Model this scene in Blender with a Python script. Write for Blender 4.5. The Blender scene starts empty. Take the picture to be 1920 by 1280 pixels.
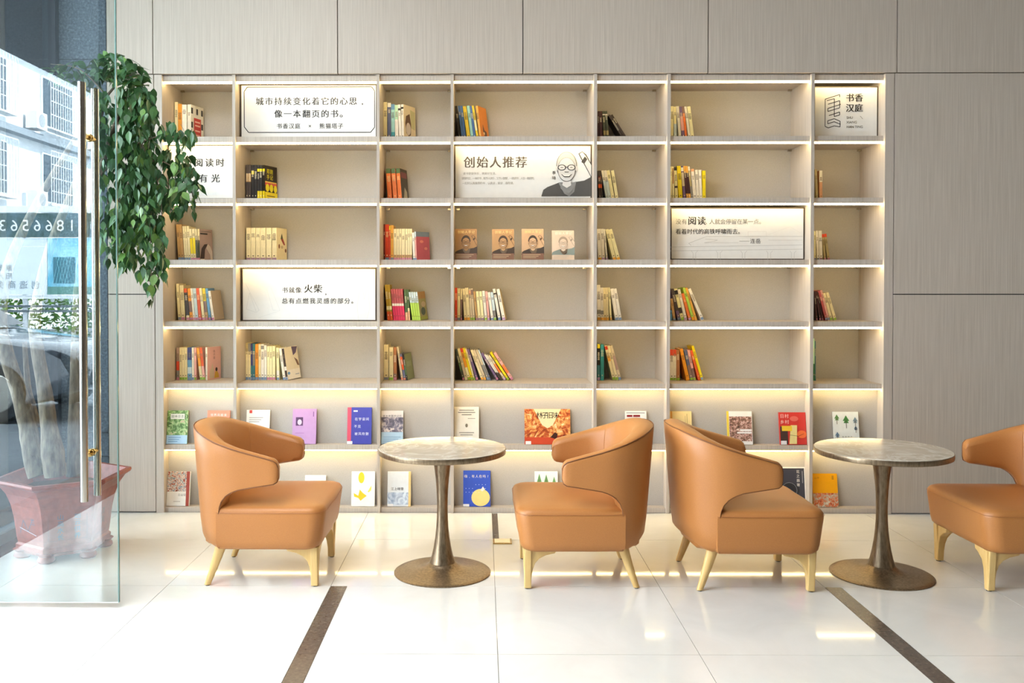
import bpy, math, random
from mathutils import Vector, Matrix

# ------------------------------------------------------------------ camera, sky, sun, added fill lights, exposure
SC = bpy.context.scene
COL = SC.collection
F = 1663.0
PIT, YAW = math.radians(0.87), math.radians(0.45)
CAMZ = 1.452
PX0, PY0 = 905 - F * math.tan(YAW), 565.0
cam = bpy.data.cameras.new('camera')
cam.sensor_width = 36.0
cam.lens = 36.0 * F / 1920
cam.shift_x = (960 - PX0) / 1920
cam.shift_y = (PY0 - 640) / 1920
cam.clip_start, cam.clip_end = 0.05, 400
camo = bpy.data.objects.new('camera', cam)
camo.location = (0, 0, CAMZ)
camo.rotation_euler = (math.radians(90) - PIT, 0, YAW)
COL.objects.link(camo)
SC.camera = camo
CR = camo.rotation_euler.to_matrix()

world = bpy.data.worlds.new('sky')
SC.world = world
world.use_nodes = True
wn = world.node_tree.nodes['Background']
wn.inputs[0].default_value = (0.80, 0.90, 1.0, 1)
wn.inputs[1].default_value = 15.5

sun = bpy.data.lights.new('sun', 'SUN')
sun.energy = 38.0
sun.angle = math.radians(2)
sun.color = (1, 0.97, 0.92)
suno = bpy.data.objects.new('sun', sun)
suno.rotation_euler = Vector((-0.66, -0.12, -0.74)).to_track_quat('-Z', 'Y').to_euler()
COL.objects.link(suno)

def area(name, loc, sx, sy, power, col, rot=(0, 0, 0)):
    l = bpy.data.lights.new(name, 'AREA')
    l.shape = 'RECTANGLE'; l.size = sx; l.size_y = sy
    l.energy = power; l.color = col
    o = bpy.data.objects.new(name, l)
    o.location = loc; o.rotation_euler = rot
    COL.objects.link(o)
    return o
CEIL = 4.05
area('ceiling_fill', (-1.7, 1.9, CEIL - 0.06), 1.5, 3.2, 215, (0.97, 0.98, 1.0))  # added fill without a fixture, brightens camera-facing surfaces on the left
area('ceiling_fill', (3.2, 1.2, CEIL - 0.06), 2.6, 3.0, 3, (1, 0.93, 0.84))  # faint added fill for the right half, no fixture either

vs = SC.view_settings
vs.view_transform = 'Standard'
vs.look = 'None'
vs.gamma = 1.0
vs.use_curve_mapping = False
vs.exposure = 0.0

# ------------------------------------------------------------------ measuring helpers
def ray(x, y):
    return CR @ Vector(((x - PX0) / F, -(y - PY0) / F, -1.0))
def P(x, y, Y):                       # point of the plane Y = const seen at a pixel -> (X, Z)
    d = ray(x, y); t = Y / d.y
    return d.x * t, CAMZ + d.z * t
def G(x, y, z=0.0):                   # point at height z seen at a pixel -> (X, Y)
    d = ray(x, y); t = (z - CAMZ) / d.z
    return d.x * t, d.y * t
D = 5.70                              # face of the back wall
MIR = 3.985                           # plane of the open glass door
def V(x, y, Yv):                      # street seen mirrored in the door: real place behind the camera
    X, Z = P(x, y, Yv)
    return X, 2 * MIR - Yv, Z

# ------------------------------------------------------------------ materials
def lin(h):
    h = h.lstrip('#')
    o = []
    for i in (0, 2, 4):
        c = int(h[i:i + 2], 16) / 255
        o.append(c / 12.92 if c <= 0.04045 else ((c + 0.055) / 1.055) ** 2.4)
    return (*o, 1.0)
MATS = {}
def base(name):
    m = bpy.data.materials.new(name)
    m.use_nodes = True
    nt = m.node_tree
    return m, nt, nt.nodes['Principled BSDF']
def mat(hexc, rough=0.5, metal=0.0, noise=0.04, scale=30, bump=0.0, spec=0.5, name=None, coat=0.0):
    key = (hexc, rough, metal, noise, scale, bump, spec, coat)
    if key in MATS: return MATS[key]
    m, nt, b = base(name or 'paint_' + hexc.lstrip('#'))
    c = lin(hexc)
    b.inputs['Roughness'].default_value = rough
    b.inputs['Metallic'].default_value = metal
    b.inputs['Specular IOR Level'].default_value = spec
    b.inputs['Coat Weight'].default_value = coat
    n = nt.nodes.new('ShaderNodeTexNoise')
    tc = nt.nodes.new('ShaderNodeTexCoord')
    nt.links.new(tc.outputs['Object'], n.inputs['Vector'])
    n.inputs['Scale'].default_value = scale
    n.inputs['Detail'].default_value = 3
    r = nt.nodes.new('ShaderNodeValToRGB')
    r.color_ramp.elements[0].position = 0.3
    r.color_ramp.elements[1].position = 0.7
    r.color_ramp.elements[0].color = (*[max(0, v * (1 - noise * 2)) for v in c[:3]], 1)
    r.color_ramp.elements[1].color = (*[min(1, v * (1 + noise)) for v in c[:3]], 1)
    nt.links.new(n.outputs['Fac'], r.inputs['Fac'])
    nt.links.new(r.outputs['Color'], b.inputs['Base Color'])
    if bump:
        bp = nt.nodes.new('ShaderNodeBump')
        bp.inputs['Strength'].default_value = bump
        bp.inputs['Distance'].default_value = 0.002
        nt.links.new(n.outputs['Fac'], bp.inputs['Height'])
        nt.links.new(bp.outputs['Normal'], b.inputs['Normal'])
    MATS[key] = m
    return m

def ramp_mat(name, vec_scale, stops, nscale=1.0, detail=6, rough=0.5, bump=0.0, coord='world', dist=0.0, spec=0.5, nrough=0.6):
    m, nt, b = base(name)
    b.inputs['Roughness'].default_value = rough
    b.inputs['Specular IOR Level'].default_value = spec
    mp = nt.nodes.new('ShaderNodeMapping')
    mp.inputs['Scale'].default_value = vec_scale
    if coord == 'world':
        g = nt.nodes.new('ShaderNodeNewGeometry')
        nt.links.new(g.outputs['Position'], mp.inputs['Vector'])
    else:
        g = nt.nodes.new('ShaderNodeTexCoord')
        nt.links.new(g.outputs['Object'], mp.inputs['Vector'])
    n = nt.nodes.new('ShaderNodeTexNoise')
    n.inputs['Scale'].default_value = nscale
    n.inputs['Detail'].default_value = detail
    n.inputs['Roughness'].default_value = nrough
    n.inputs['Distortion'].default_value = dist
    nt.links.new(mp.outputs['Vector'], n.inputs['Vector'])
    r = nt.nodes.new('ShaderNodeValToRGB')
    el = r.color_ramp.elements
    for i, (p, h) in enumerate(stops):
        e = el[i] if i < 2 else el.new(p)
        e.position = p; e.color = lin(h)
    nt.links.new(n.outputs['Fac'], r.inputs['Fac'])
    nt.links.new(r.outputs['Color'], b.inputs['Base Color'])
    if bump:
        bp = nt.nodes.new('ShaderNodeBump')
        bp.inputs['Strength'].default_value = bump
        bp.inputs['Distance'].default_value = 0.003
        nt.links.new(n.outputs['Fac'], bp.inputs['Height'])
        nt.links.new(bp.outputs['Normal'], b.inputs['Normal'])
    return m

WOOD = ramp_mat('wood_veneer', (130, 130, 2.2), [(0.25, '#b2a697'), (0.75, '#cdc2b4'), (0.5, '#c0b4a6')], rough=0.55, bump=0.08, spec=0.3)
FABRIC = ramp_mat('backing_cloth', (260, 260, 260), [(0.3, '#aea9a2'), (0.7, '#c0bbb4')], rough=0.9, bump=0.1, spec=0.1)
FLOOR = ramp_mat('polished_tile', (2.2, 2.2, 2.2), [(0.3, '#d0cec7'), (0.7, '#dcdad3')], rough=0.06, dist=0.8, spec=0.5)
GROUT = mat('#8a857c', 0.8, name='grout')
STRIP = ramp_mat('dark_stone_strip', (60, 60, 60), [(0.35, '#4a4038'), (0.62, '#5c5148'), (0.80, '#9a8d80')], rough=0.22)
STONE = ramp_mat('dark_granite', (70, 70, 70), [(0.3, '#3a434c'), (0.55, '#56616c'), (0.75, '#7b8791')], rough=0.35, bump=0.1)
LEATHER = ramp_mat('tan_leather', (420, 420, 420), [(0.3, '#a86d39'), (0.7, '#b57942')], rough=0.42, bump=0.12, coord='obj', spec=0.4)
PIPING = mat('#7a4a26', 0.5, name='piping_thread')
GOLDWOOD = ramp_mat('gilded_wood', (25, 25, 4), [(0.3, '#cfa966'), (0.7, '#dcbb7c')], rough=0.38, coord='obj')
BRONZE = ramp_mat('brushed_bronze', (90, 90, 18), [(0.3, '#6b5a44'), (0.7, '#96836a')], rough=0.33, coord='obj')
BRONZE.node_tree.nodes['Principled BSDF'].inputs['Metallic'].default_value = 0.75
MARBLE = ramp_mat('beige_marble', (4, 4, 4), [(0.30, '#aaa296'), (0.46, '#b9b0a4'), (0.50, '#cfc8bc'), (0.535, '#b6ada1'), (0.75, '#a39a8e')], rough=0.12, dist=1.6, coord='obj', detail=8)
STEEL = mat('#c3bdb2', 0.16, 1.0, 0.02, name='polished_steel')
BRASS = mat('#c9a868', 0.2, 1.0, 0.02, name='brass')
BLACK = mat('#15151a', 0.4, name='black_metal')
CLAY = ramp_mat('red_clay', (30, 30, 30), [(0.3, '#7c3426'), (0.7, '#954736')], rough=0.45, bump=0.15)
SOIL = ramp_mat('soil', (60, 60, 60), [(0.3, '#3a2b20'), (0.7, '#5a4636')], rough=0.95, bump=0.6)
BARK = ramp_mat('bark', (45, 45, 9), [(0.3, '#4c4136'), (0.55, '#7a6b5a'), (0.75, '#988872')], rough=0.9, bump=0.7)
LEAF = ramp_mat('leaf_green', (9, 9, 9), [(0.3, '#28452a'), (0.55, '#3b6236'), (0.8, '#66884a')], rough=0.4, spec=0.4)
WALLP = mat('#6e6358', 0.7, name='wall_paint')
CEILM = mat('#b5afa6', 0.8, name='ceiling_paint')

def glass(name, tint, refl, fres=True):
    m = bpy.data.materials.new(name); m.use_nodes = True
    nt = m.node_tree; nt.nodes.clear()
    out = nt.nodes.new('ShaderNodeOutputMaterial')
    mix = nt.nodes.new('ShaderNodeMixShader')
    tr = nt.nodes.new('ShaderNodeBsdfTransparent'); tr.inputs[0].default_value = tint
    gl = nt.nodes.new('ShaderNodeBsdfGlossy'); gl.inputs['Roughness'].default_value = 0.0
    gl.inputs[0].default_value = (0.93, 0.98, 1, 1)
    lw = nt.nodes.new('ShaderNodeFresnel'); lw.inputs[0].default_value = 1.5
    ma = nt.nodes.new('ShaderNodeMath'); ma.operation = 'ADD'; ma.use_clamp = True
    ma.inputs[1].default_value = refl
    n = nt.nodes.new('ShaderNodeTexNoise'); n.inputs['Scale'].default_value = 3
    mm = nt.nodes.new('ShaderNodeMath'); mm.operation = 'MULTIPLY_ADD'
    mm.inputs[1].default_value = 0.02; nt.links.new(n.outputs['Fac'], mm.inputs[0]); nt.links.new(lw.outputs[0], mm.inputs[2])
    nt.links.new(mm.outputs[0], ma.inputs[0])
    nt.links.new(ma.outputs[0], mix.inputs[0])
    nt.links.new(tr.outputs[0], mix.inputs[1]); nt.links.new(gl.outputs[0], mix.inputs[2])
    nt.links.new(mix.outputs[0], out.inputs[0])
    return m
DOORGLASS = glass('coated_door_glass', (0.93, 0.97, 0.97, 1), 0.012)
PANE = glass('clear_glass', (0.97, 0.985, 0.98, 1), 0.0)
GLASSEDGE = mat('#5d7f7c', 0.15, name='glass_edge')

def emis(name, col, s):
    m = bpy.data.materials.new(name); m.use_nodes = True
    nt = m.node_tree; nt.nodes.clear()
    out = nt.nodes.new('ShaderNodeOutputMaterial'); e = nt.nodes.new('ShaderNodeEmission')
    e.inputs[0].default_value = (*col, 1); e.inputs[1].default_value = s
    nt.links.new(e.outputs[0], out.inputs[0])
    return m
LED = emis('led_diffuser', (1.0, 0.76, 0.36), 27.0)

# ------------------------------------------------------------------ mesh builder
class MB:
    def __init__(s): s.v = []; s.f = []; s.m = []; s.mats = []
    def mi(s, m):
        if m not in s.mats: s.mats.append(m)
        return s.mats.index(m)
    def face(s, pts, m):
        n = len(s.v); s.v += [tuple(p) for p in pts]
        s.f.append(tuple(range(n, n + len(pts)))); s.m.append(s.mi(m))
    def box(s, x0, x1, y0, y1, z0, z1, m):
        n = len(s.v); k = s.mi(m)
        s.v += [(x, y, z) for z in (z0, z1) for y in (y0, y1) for x in (x0, x1)]
        for q in ((0, 2, 3, 1), (4, 5, 7, 6), (0, 1, 5, 4), (2, 6, 7, 3), (0, 4, 6, 2), (1, 3, 7, 5)):
            s.f.append(tuple(n + i for i in q)); s.m.append(k)
    def rings(s, rings, m, cap=True, closed=False):
        n = len(s.v); k = s.mi(m); L = len(rings[0])
        for r in rings: s.v += [tuple(p) for p in r]
        R = len(rings)
        for i in range(R - (0 if closed else 1)):
            a = n + i * L; b = n + ((i + 1) % R) * L
            for j in range(L):
                j2 = (j + 1) % L
                s.f.append((a + j, a + j2, b + j2, b + j)); s.m.append(k)
        if cap and not closed:
            s.f.append(tuple(n + j for j in reversed(range(L)))); s.m.append(k)
            s.f.append(tuple(n + (R - 1) * L + j for j in range(L))); s.m.append(k)
    def lathe(s, prof, m, cx=0, cy=0, seg=40, cap=True):
        s.rings([[(cx + r * math.cos(2 * math.pi * j / seg), cy + r * math.sin(2 * math.pi * j / seg), z) for j in range(seg)] for r, z in prof], m, cap)
    def tube(s, pts, rad, m, seg=8, cap=True):
        pts = [Vector(p) for p in pts]
        if not isinstance(rad, (list, tuple)): rad = [rad] * len(pts)
        rr = []; prev = None
        for i, p in enumerate(pts):
            t = (pts[min(i + 1, len(pts) - 1)] - pts[max(i - 1, 0)]).normalized()
            if prev is None:
                a = Vector((0, 0, 1)) if abs(t.z) < 0.9 else Vector((1, 0, 0))
                nrm = t.cross(a).normalized()
            else:
                nrm = (prev - t * prev.dot(t)).normalized()
            prev = nrm; bn = t.cross(nrm)
            rr.append([p + (nrm * math.cos(2 * math.pi * j / seg) + bn * math.sin(2 * math.pi * j / seg)) * rad[i] for j in range(seg)])
        s.rings(rr, m, cap)
    def prism(s, poly, axis, a0, a1, m):     # poly in the other two axes
        def mk(p, a):
            return (a, p[0], p[1]) if axis == 0 else (p[0], a, p[1]) if axis == 1 else (p[0], p[1], a)
        s.rings([[mk(p, a0) for p in poly], [mk(p, a1) for p in poly]], m)
    def build(s, name, parent=None, smooth=None, loc=None):
        me = bpy.data.meshes.new(name)
        me.from_pydata(s.v, [], s.f)
        for m in s.mats: me.materials.append(m)
        me.polygons.foreach_set('material_index', s.m)
        if smooth:
            me.polygons.foreach_set('use_smooth', [True] * len(s.f))
            try: me.set_sharp_from_angle(angle=math.radians(smooth))
            except Exception: pass
        me.update()
        o = bpy.data.objects.new(name, me); COL.objects.link(o)
        if parent: o.parent = parent
        if loc: o.location = loc
        return o

def fixn(o):
    import bmesh
    b = bmesh.new(); b.from_mesh(o.data)
    bmesh.ops.remove_doubles(b, verts=b.verts, dist=1e-6)
    bmesh.ops.recalc_face_normals(b, faces=b.faces)
    b.to_mesh(o.data); b.free()
    return o

def tag(o, label=None, cat=None, group=None, kind=None):
    if label: o['label'] = label
    if cat: o['category'] = cat
    if group: o['group'] = group
    if kind: o['kind'] = kind
    return o
def empty(name, loc=(0, 0, 0), rz=0, **k):
    o = bpy.data.objects.new(name, None); COL.objects.link(o)
    o.location = loc; o.rotation_euler = (0, 0, rz); o.empty_display_size = 0.1
    return tag(o, **k)
def dup(o, parent=None):
    c = o.copy(); COL.objects.link(c)
    if parent: c.parent = parent
    for ch in KIDS.get(o.name, []): pass
    return c

INK, INKG = '#2a2724', '#6f6a62'
# ------------------------------------------------------------------ printing: flat artwork with real lettering
GLY = {}
def glyph(t):
    if t in GLY: return GLY[t]
    c = bpy.data.curves.new('lettering', 'FONT'); c.body = t; c.size = 1; c.resolution_u = 3
    o = bpy.data.objects.new('lettering', c); COL.objects.link(o)
    bpy.context.view_layer.update()
    me = bpy.data.meshes.new_from_object(o.evaluated_get(bpy.context.evaluated_depsgraph_get()))
    vs_ = [(v.co.x, v.co.y) for v in me.vertices]
    fs = [tuple(p.vertices) for p in me.polygons]
    bpy.data.objects.remove(o); bpy.data.curves.remove(c); bpy.data.meshes.remove(me)
    w = (max((v[0] for v in vs_), default=0), min((v[0] for v in vs_), default=0))
    GLY[t] = (vs_, fs, w)
    return GLY[t]

def art(name, parent, o, u, v, n, W, H, items, step=0.0004):
    """flat print; item coordinates are fractions of W and H, stroke widths and text sizes metres"""
    o, u, v, n = Vector(o), Vector(u), Vector(v), Vector(n)
    b = MB(); k = 1
    flip = u.cross(v).dot(n) < 0
    def put(pts, m, kk):
        q = [o + u * (x) + v * (y) + n * (step * kk) for x, y in pts]
        if flip: q.reverse()
        b.face(q, m)
    for it in items:
        t = it[0]
        c = it[-1] if t != 't' else it[5]
        m = c if not isinstance(c, str) else mat(c, 0.45, noise=0.02)
        if t == 'r':
            x0, y0, x1, y1 = it[1] * W, it[2] * H, it[3] * W, it[4] * H
            put([(x0, y0), (x1, y0), (x1, y1), (x0, y1)], m, k)
        elif t == 'e':
            cx, cy, rx, ry = it[1] * W, it[2] * H, it[3] * W, it[4] * H
            put([(cx + rx * math.cos(a * math.pi / 12), cy + ry * math.sin(a * math.pi / 12)) for a in range(24)], m, k)
        elif t == 'p':
            put([(x * W, y * H) for x, y in it[1]], m, k)
        elif t == 'ring':
            cx, cy, r, w = it[1] * W, it[2] * H, it[3] * H, it[4]
            for a in range(16):
                a0, a1 = a * math.pi / 8, (a + 1) * math.pi / 8
                put([(cx + (r - w) * math.cos(a0), cy + (r - w) * math.sin(a0)), (cx + r * math.cos(a0), cy + r * math.sin(a0)),
                     (cx + r * math.cos(a1), cy + r * math.sin(a1)), (cx + (r - w) * math.cos(a1), cy + (r - w) * math.sin(a1))], m, k)
        elif t == 'l':
            pts = [(x * W, y * H) for x, y in it[1]]; w = it[2] / 2
            for (xa, ya), (xb, yb) in zip(pts, pts[1:]):
                d = math.hypot(xb - xa, yb - ya) or 1
                nx, ny = -(yb - ya) / d * w, (xb - xa) / d * w
                put([(xa - nx, ya - ny), (xb - nx, yb - ny), (xb + nx, yb + ny), (xa + nx, ya + ny)], m, k)
        elif t == 't':
            _, s, xc, yc, size, _, pitch = it[:7]
            vert = len(it) > 7 and it[7] == 'v'
            cx, cy = xc * W, yc * H
            dxs = (0, .028 * size, .045 * size) if (c in (INK, '#5a5044') and size > .05) else (0, .022 * size) if (c == INK and size > .036) else (0,)
            if pitch is None:
                gv, gf, gw = glyph(s)
                ox = cx - (gw[0] + gw[1]) / 2 * size
                for f in gf: put([(ox + gv[i][0] * size, cy + (gv[i][1] - 0.36) * size) for i in f], m, k)
            else:
                for i, ch in enumerate(s):
                    if ch == ' ': continue
                    gv, gf, gw = glyph(ch)
                    dx = (i - (len(s) - 1) / 2) * pitch
                    px, py = (cx, cy - dx) if vert else (cx + dx, cy)
                    ox = px - 0.5 * size if ord(ch) > 0x2000 else px - (gw[0] + gw[1]) / 2 * size
                    for q_, dd in enumerate(dxs):
                        for f in gf: put([(ox + dd + gv[j][0] * size, py + (gv[j][1] - 0.36) * size) for j in f], m, k + .1 * q_)
        k += 1
    return b.build(name, parent)

# ------------------------------------------------------------------ structure: floor
def structure(o): o['kind'] = 'structure'; return o
XL, XR, YB, YF = -2.60, 6.4, -3.6, D
floor = structure(empty('floor'))
sub = MB(); sub.box(XL, XR, YB, YF + 0.5, -0.12, -0.004, GROUT); sub.build('subfloor', floor)
xg = G(385, 1030)[0]; yg = G(930, 1099)[1]
TM = {}
def slab(name, x0, x1, y0, y1, m, parent=floor, z=0.0, th=0.02, gap=0.0012):
    key = (name, round(x1 - x0, 3), round(y1 - y0, 3), m.name, th)
    if key not in TM:
        w, h = (x1 - x0) / 2 - gap, (y1 - y0) / 2 - gap
        b = MB(); b.box(-w, w, -h, h, -th, 0, m)
        o = b.build(name, parent); TM[key] = o.data
    else:
        o = bpy.data.objects.new(name, TM[key]); COL.objects.link(o); o.parent = parent
    o.location = ((x0 + x1) / 2, (y0 + y1) / 2, z)
    return o
S = 0.08
cols = [xg - 0.8 * k for k in range(3)][::-1] + [xg + 0.8 * k for k in range(1, 12)]
rows = [yg - 0.8 * k for k in range(11)][::-1] + [yg + 0.8, yg + 1.6]
s1, s2 = xg + 0.8, xg + 3.2            # left edges of the two dark inlay strips
for j in range(len(rows) - 1):
    y0, y1 = max(rows[j], YB), min(rows[j + 1], YF + 0.01)
    if y1 - y0 < 0.05: continue
    for i in range(len(cols) - 1):
        x0, x1 = max(cols[i], XL), min(cols[i + 1], XR)
        if x1 - x0 < 0.05: continue
        if y1 < yg + 0.01:
            for s in (s1, s2):
                if abs(x0 - s) < 0.01:
                    slab('dark_inlay_strip', x0, x0 + S, y0, y1, STRIP); x0 += S
        if j == len(rows) - 2:
            c0, c1 = G(923, 985)[0], G(934, 985)[0]
            if x0 < c0 < x1:
                sb = MB(); sb.box(c0, c1, y0, D - .006, -.02, .0006, STRIP); sb.build('dark_inlay_strip', floor)
        slab('tile', x0, x1, y0, y1, FLOOR)
slab('threshold_strip', -3.15, XL, YB, YF, mat('#4b2f2c', 0.25, name='threshold_stone'), gap=0)

# brass plate let into the floor
x0, y1_ = G(924, 1011); x1, y0_ = G(960, 1020)
pl = empty('floor_plate', (0, 0, 0), label='small brass plate lying on the white floor at the end of the dark strip', cat='floor plate')
b = MB(); b.box(x0, x1, y0_, y1_, 0, 0.006, BRASS); b.build('plate', pl)
b = MB(); b.box(x0 + 0.01, x1 - 0.01, y0_ + 0.008, y1_ - 0.008, 0.006, 0.0075, mat('#efe2bd', 0.3, name='brass_inset')); b.build('inset', pl)

# ------------------------------------------------------------------ structure: walls
yM = 550
def UX(x): return P(x, yM, D)[0]
def UZ(y): return P(905, y, D)[1]
wall = structure(empty('wall_back'))
zt, zm = UZ(138), UZ(551.5)
g = 0.003
b = MB(); b.box(UX(202), UX(291), D + 0.03, D + 0.09, 0, CEIL, BLACK)
b.box(UX(291), UX(1674), D + 0.03, D + 0.09, zt, CEIL, BLACK)
b.box(UX(1674), XR, D + 0.03, D + 0.09, 0, CEIL, BLACK); b.build('wall_core', wall)
def panel(x0, x1, z0, z1):
    b = MB(); b.box(x0 + g, x1 - g, D, D + 0.03, z0 + g, z1 - g, WOOD); b.build('panel', wall)
pw = (UX(1326) - UX(289)) / 3
ux = [UX(202), UX(289), UX(634), UX(980), UX(1326), UX(1679), UX(1679) + 1.2 * 1, UX(1679) + 2.4, XR]
ux = [v for v in ux if v <= XR]
for a, c in zip(ux, ux[1:]):
    if a > UX(1600) and a + 0.1 < XR and a < UX(1700): pass
    panel(a, c, zt, CEIL - 0.0)
panel(UX(202), UX(290.5), zm, zt); panel(UX(202), UX(290.5), 0.004, zm)
rx = [UX(1674.5), UX(1674.5) + 2.4, XR]
for a, c in zip(rx, rx[1:]):
    panel(a, c, zm, zt); panel(a, c, 0.004, zm)

stone = structure(empty('wall_left'))
sz = [0, UZ(856), UZ(811.5), 1.12, 1.72, 2.32, 2.92, 3.52, CEIL]
for k, (a, c) in enumerate(zip(sz, sz[1:])):
    for xa, xb in ((-5.0, -3.9), (-3.9, -2.79), (-2.79, UX(202))):
        b = MB(); b.box(xa + 0.002, xb - 0.002, D, D + 0.06, a + 0.002, c - 0.002, STONE); b.build('stone_slab', stone)
b = MB(); b.box(-5.0, UX(202), D + 0.02, D + 0.2, 0, CEIL, mat('#cfd6da', 0.6, name='pale_joint')); b.build('joint_backing', stone)

b = MB(); b.box(XR, XR + 0.1, YB, D + 0.1, 0, CEIL, WALLP); structure(b.build('wall_right'))
b = MB(); b.box(-2.7, XR + 0.1, YB - 0.1, YB, 0, CEIL, WALLP); structure(b.build('wall_front'))
b = MB(); b.box(-2.75, XR + 0.1, YB - 0.1, D + 0.2, CEIL, CEIL + 0.25, CEILM); structure(b.build('ceiling'))
b = MB(); b.box(-5.2, -2.75, YB - 0.4, D + 0.2, CEIL - 0.02, CEIL + 0.25, mat('#4a4f55', 0.6, name='canopy_underside')); structure(b.build('entrance_canopy'))

# glazed front of the lobby: panes, mullions, sill
FX = -2.75
win = structure(empty('window_1'))
MULL = mat('#22252b', 0.35, 0.5, name='dark_mullion')
def pane(y0, y1):
    b = MB(); b.box(FX - 0.006, FX + 0.006, y0, y1, 0.06, CEIL - 0.05, PANE); b.build('pane', win)
for y0, y1 in ((MIR + 0.08, D - 0.05), (-0.16, 1.5)): pane(y0, y1)
for y in (D - 0.05, MIR + 0.04, 1.5, -0.2):
    b = MB(); b.box(FX - 0.03, FX + 0.03, y, y + 0.045, 0, CEIL, MULL); b.build('mullion', win)
for y0, y1 in ((MIR + 0.08, D - 0.05), (-0.2, 1.5)):
    b = MB(); b.box(FX - 0.035, FX + 0.035, y0, y1, 0, 0.06, mat('#8f9aa0', 0.3, 0.6, name='sill_metal')); b.build('sill', win)
b = MB(); b.box(FX - 0.035, FX + 0.035, YB, D, CEIL - 0.06, CEIL, MULL); b.build('head', win)

b = MB(); b.box(FX - .1, FX + .03, YB - .1, -0.2, 0, CEIL, WALLP); structure(b.build('wall_side_blocker'))  # unseen wall added to narrow the daylight opening, for falloff to the right
# ------------------------------------------------------------------ open glass door with bar handles
XD = P(219.5, 640, MIR)[0]
door = empty('glass_door', (0, 0, 0), label='frameless clear glass door standing open at the left edge of the photo', cat='door')
door['kind'] = 'structure'; del door['kind']
zb_ = 0.03
b = MB(); b.box(FX + 0.03, XD, MIR, MIR + 0.0005, zb_, CEIL - 0.12, DOORGLASS); b.build('glass_leaf', door)
b = MB(); b.box(XD, XD + 0.004, MIR - 0.006, MIR + 0.006, zb_, CEIL - 0.12, GLASSEDGE)
b.box(FX + 0.03, XD, MIR - 0.004, MIR - 0.0005, zb_ - 0.003, zb_, mat('#cfe3e0', 0.2, name='polished_edge')); b.build('glass_edge', door)
for yy, (xa, xb, ya, yb) in ((MIR - 0.065, (148, 162.5, 154, 940)), (MIR + 0.065, (173.5, 187, 167, 928))):
    hx0, z1 = P(xa, ya, yy); hx1, z0 = P(xb, yb, yy)
    xm = (P(xa, 500, yy)[0] + P(xb, 500, yy)[0]) / 2; r = (P(xb, 500, yy)[0] - P(xa, 500, yy)[0]) / 2
    h = MB(); h.lathe([(0.001, z0), (r, z0), (r, z1), (0.001, z1)], STEEL, xm, yy, 24)
    ho = h.build('bar_handle', door, 40)
    for py in (258, 848):
        zz = P(170, py, MIR)[1]
        st = MB(); st.tube([(xm, yy, zz), (xm, MIR, zz)], 0.011, BRASS, 12)
        st.tube([(xm, MIR + (0.012 if yy > MIR else -0.012), zz), (xm, MIR, zz)], 0.018, BRASS, 12)
        st.build('handle_bolt', ho, 40)
for zz in (0.0, CEIL - 0.12):
    b = MB(); b.box(FX + 0.03, FX + 0.2, MIR - 0.025, MIR + 0.025, zz + 0.001, zz + 0.1, STEEL); b.build('pivot_patch', door)

# ------------------------------------------------------------------ bookcase
RY = D + 0.025                        # recessed faces of the shelves
XP = [(291, 305.5), (437, 442.5), (706.5, 712), (845, 850.5), (1112.8, 1119), (1250.3, 1256.5), (1519.3, 1525.5), (1657.5, 1674)]
XPW = [(UX(a), UX(c)) for a, c in XP]
SH = [(255.5, 266), (371, 381), (486.7, 497), (602.8, 612.6), (719, 728.4), (834, 843.5)]
def RZ(y): return P(905, y, RY)[1]
SHZ = [(RZ(a), RZ(c)) for a, c in SH]
ZTOP = UZ(139)
ZRAIL = RZ(152)
ZPL = RZ(951)
BD = 0.38
bc = empty('bookcase', (0, D, 0), label='wall-wide built-in wooden bookcase of seven bays with lit shelves', cat='bookcase')
def bpart(name, x0, x1, y0, y1, z0, z1, m):
    b = MB(); b.box(x0, x1, y0 - D, y1 - D, z0, z1, m); return b.build(name, bc)
for i, (a, c) in enumerate(XPW): bpart('upright', a, c, D, D + BD, 0.0, ZTOP, WOOD)
bpart('back_panel', XPW[0][0], XPW[-1][1], D + BD, D + BD + 0.02, 0.0, ZTOP, FABRIC)
bpart('top_board', XPW[0][0], XPW[-1][1], D + 0.03, D + BD, ZTOP - 0.005, ZTOP + 0.02, WOOD)
for i in range(7):
    a, c = XPW[i][1], XPW[i + 1][0]
    bpart('top_rail', a, c, RY, RY + 0.05, ZRAIL, ZTOP - 0.005, WOOD)
    bpart('top_soffit', a, c, RY + 0.05, D + BD, ZRAIL + 0.012, ZRAIL + 0.03, WOOD)
    tops = [ZRAIL] + [z[1] for z in SHZ]
    for k, (z1, z0) in enumerate(SHZ):
        dep = BD if k < 5 else 0.088
        bpart('shelf' if k < 5 else 'display_ledge', a, c, RY, D + dep, z0, z1, WOOD)
    bpart('plinth', a, c, RY - 0.01, D + 0.088, 0.0, ZPL, WOOD)
    for k, z0 in enumerate((SHZ[5][0], ZPL)):          # panels close behind the two display rows
        bpart('display_panel', a, c, D + 0.088, D + 0.10, z0 - 0.01, (SHZ[4][1] if k == 0 else SHZ[5][1]), FABRIC)
    for k, z in enumerate(tops):
        hh = 0.012 if k < 5 else 0.006
        bpart('light_strip', a + 0.004, c - 0.004, RY + 0.002, RY + 0.014, z - hh, z - 0.0005, LED)
    for k in range(5):
        zz = tops[k] - 0.004
        for xx in (a + 0.02, c - 0.02):
            b = MB(); b.box(xx - 0.012, xx + 0.012, BD - 0.05, BD - 0.03, zz - 0.012 + (0.016 if k == 0 else 0), zz + (0.016 if k == 0 else 0), STEEL); b.build('shelf_pin', bc)

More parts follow.
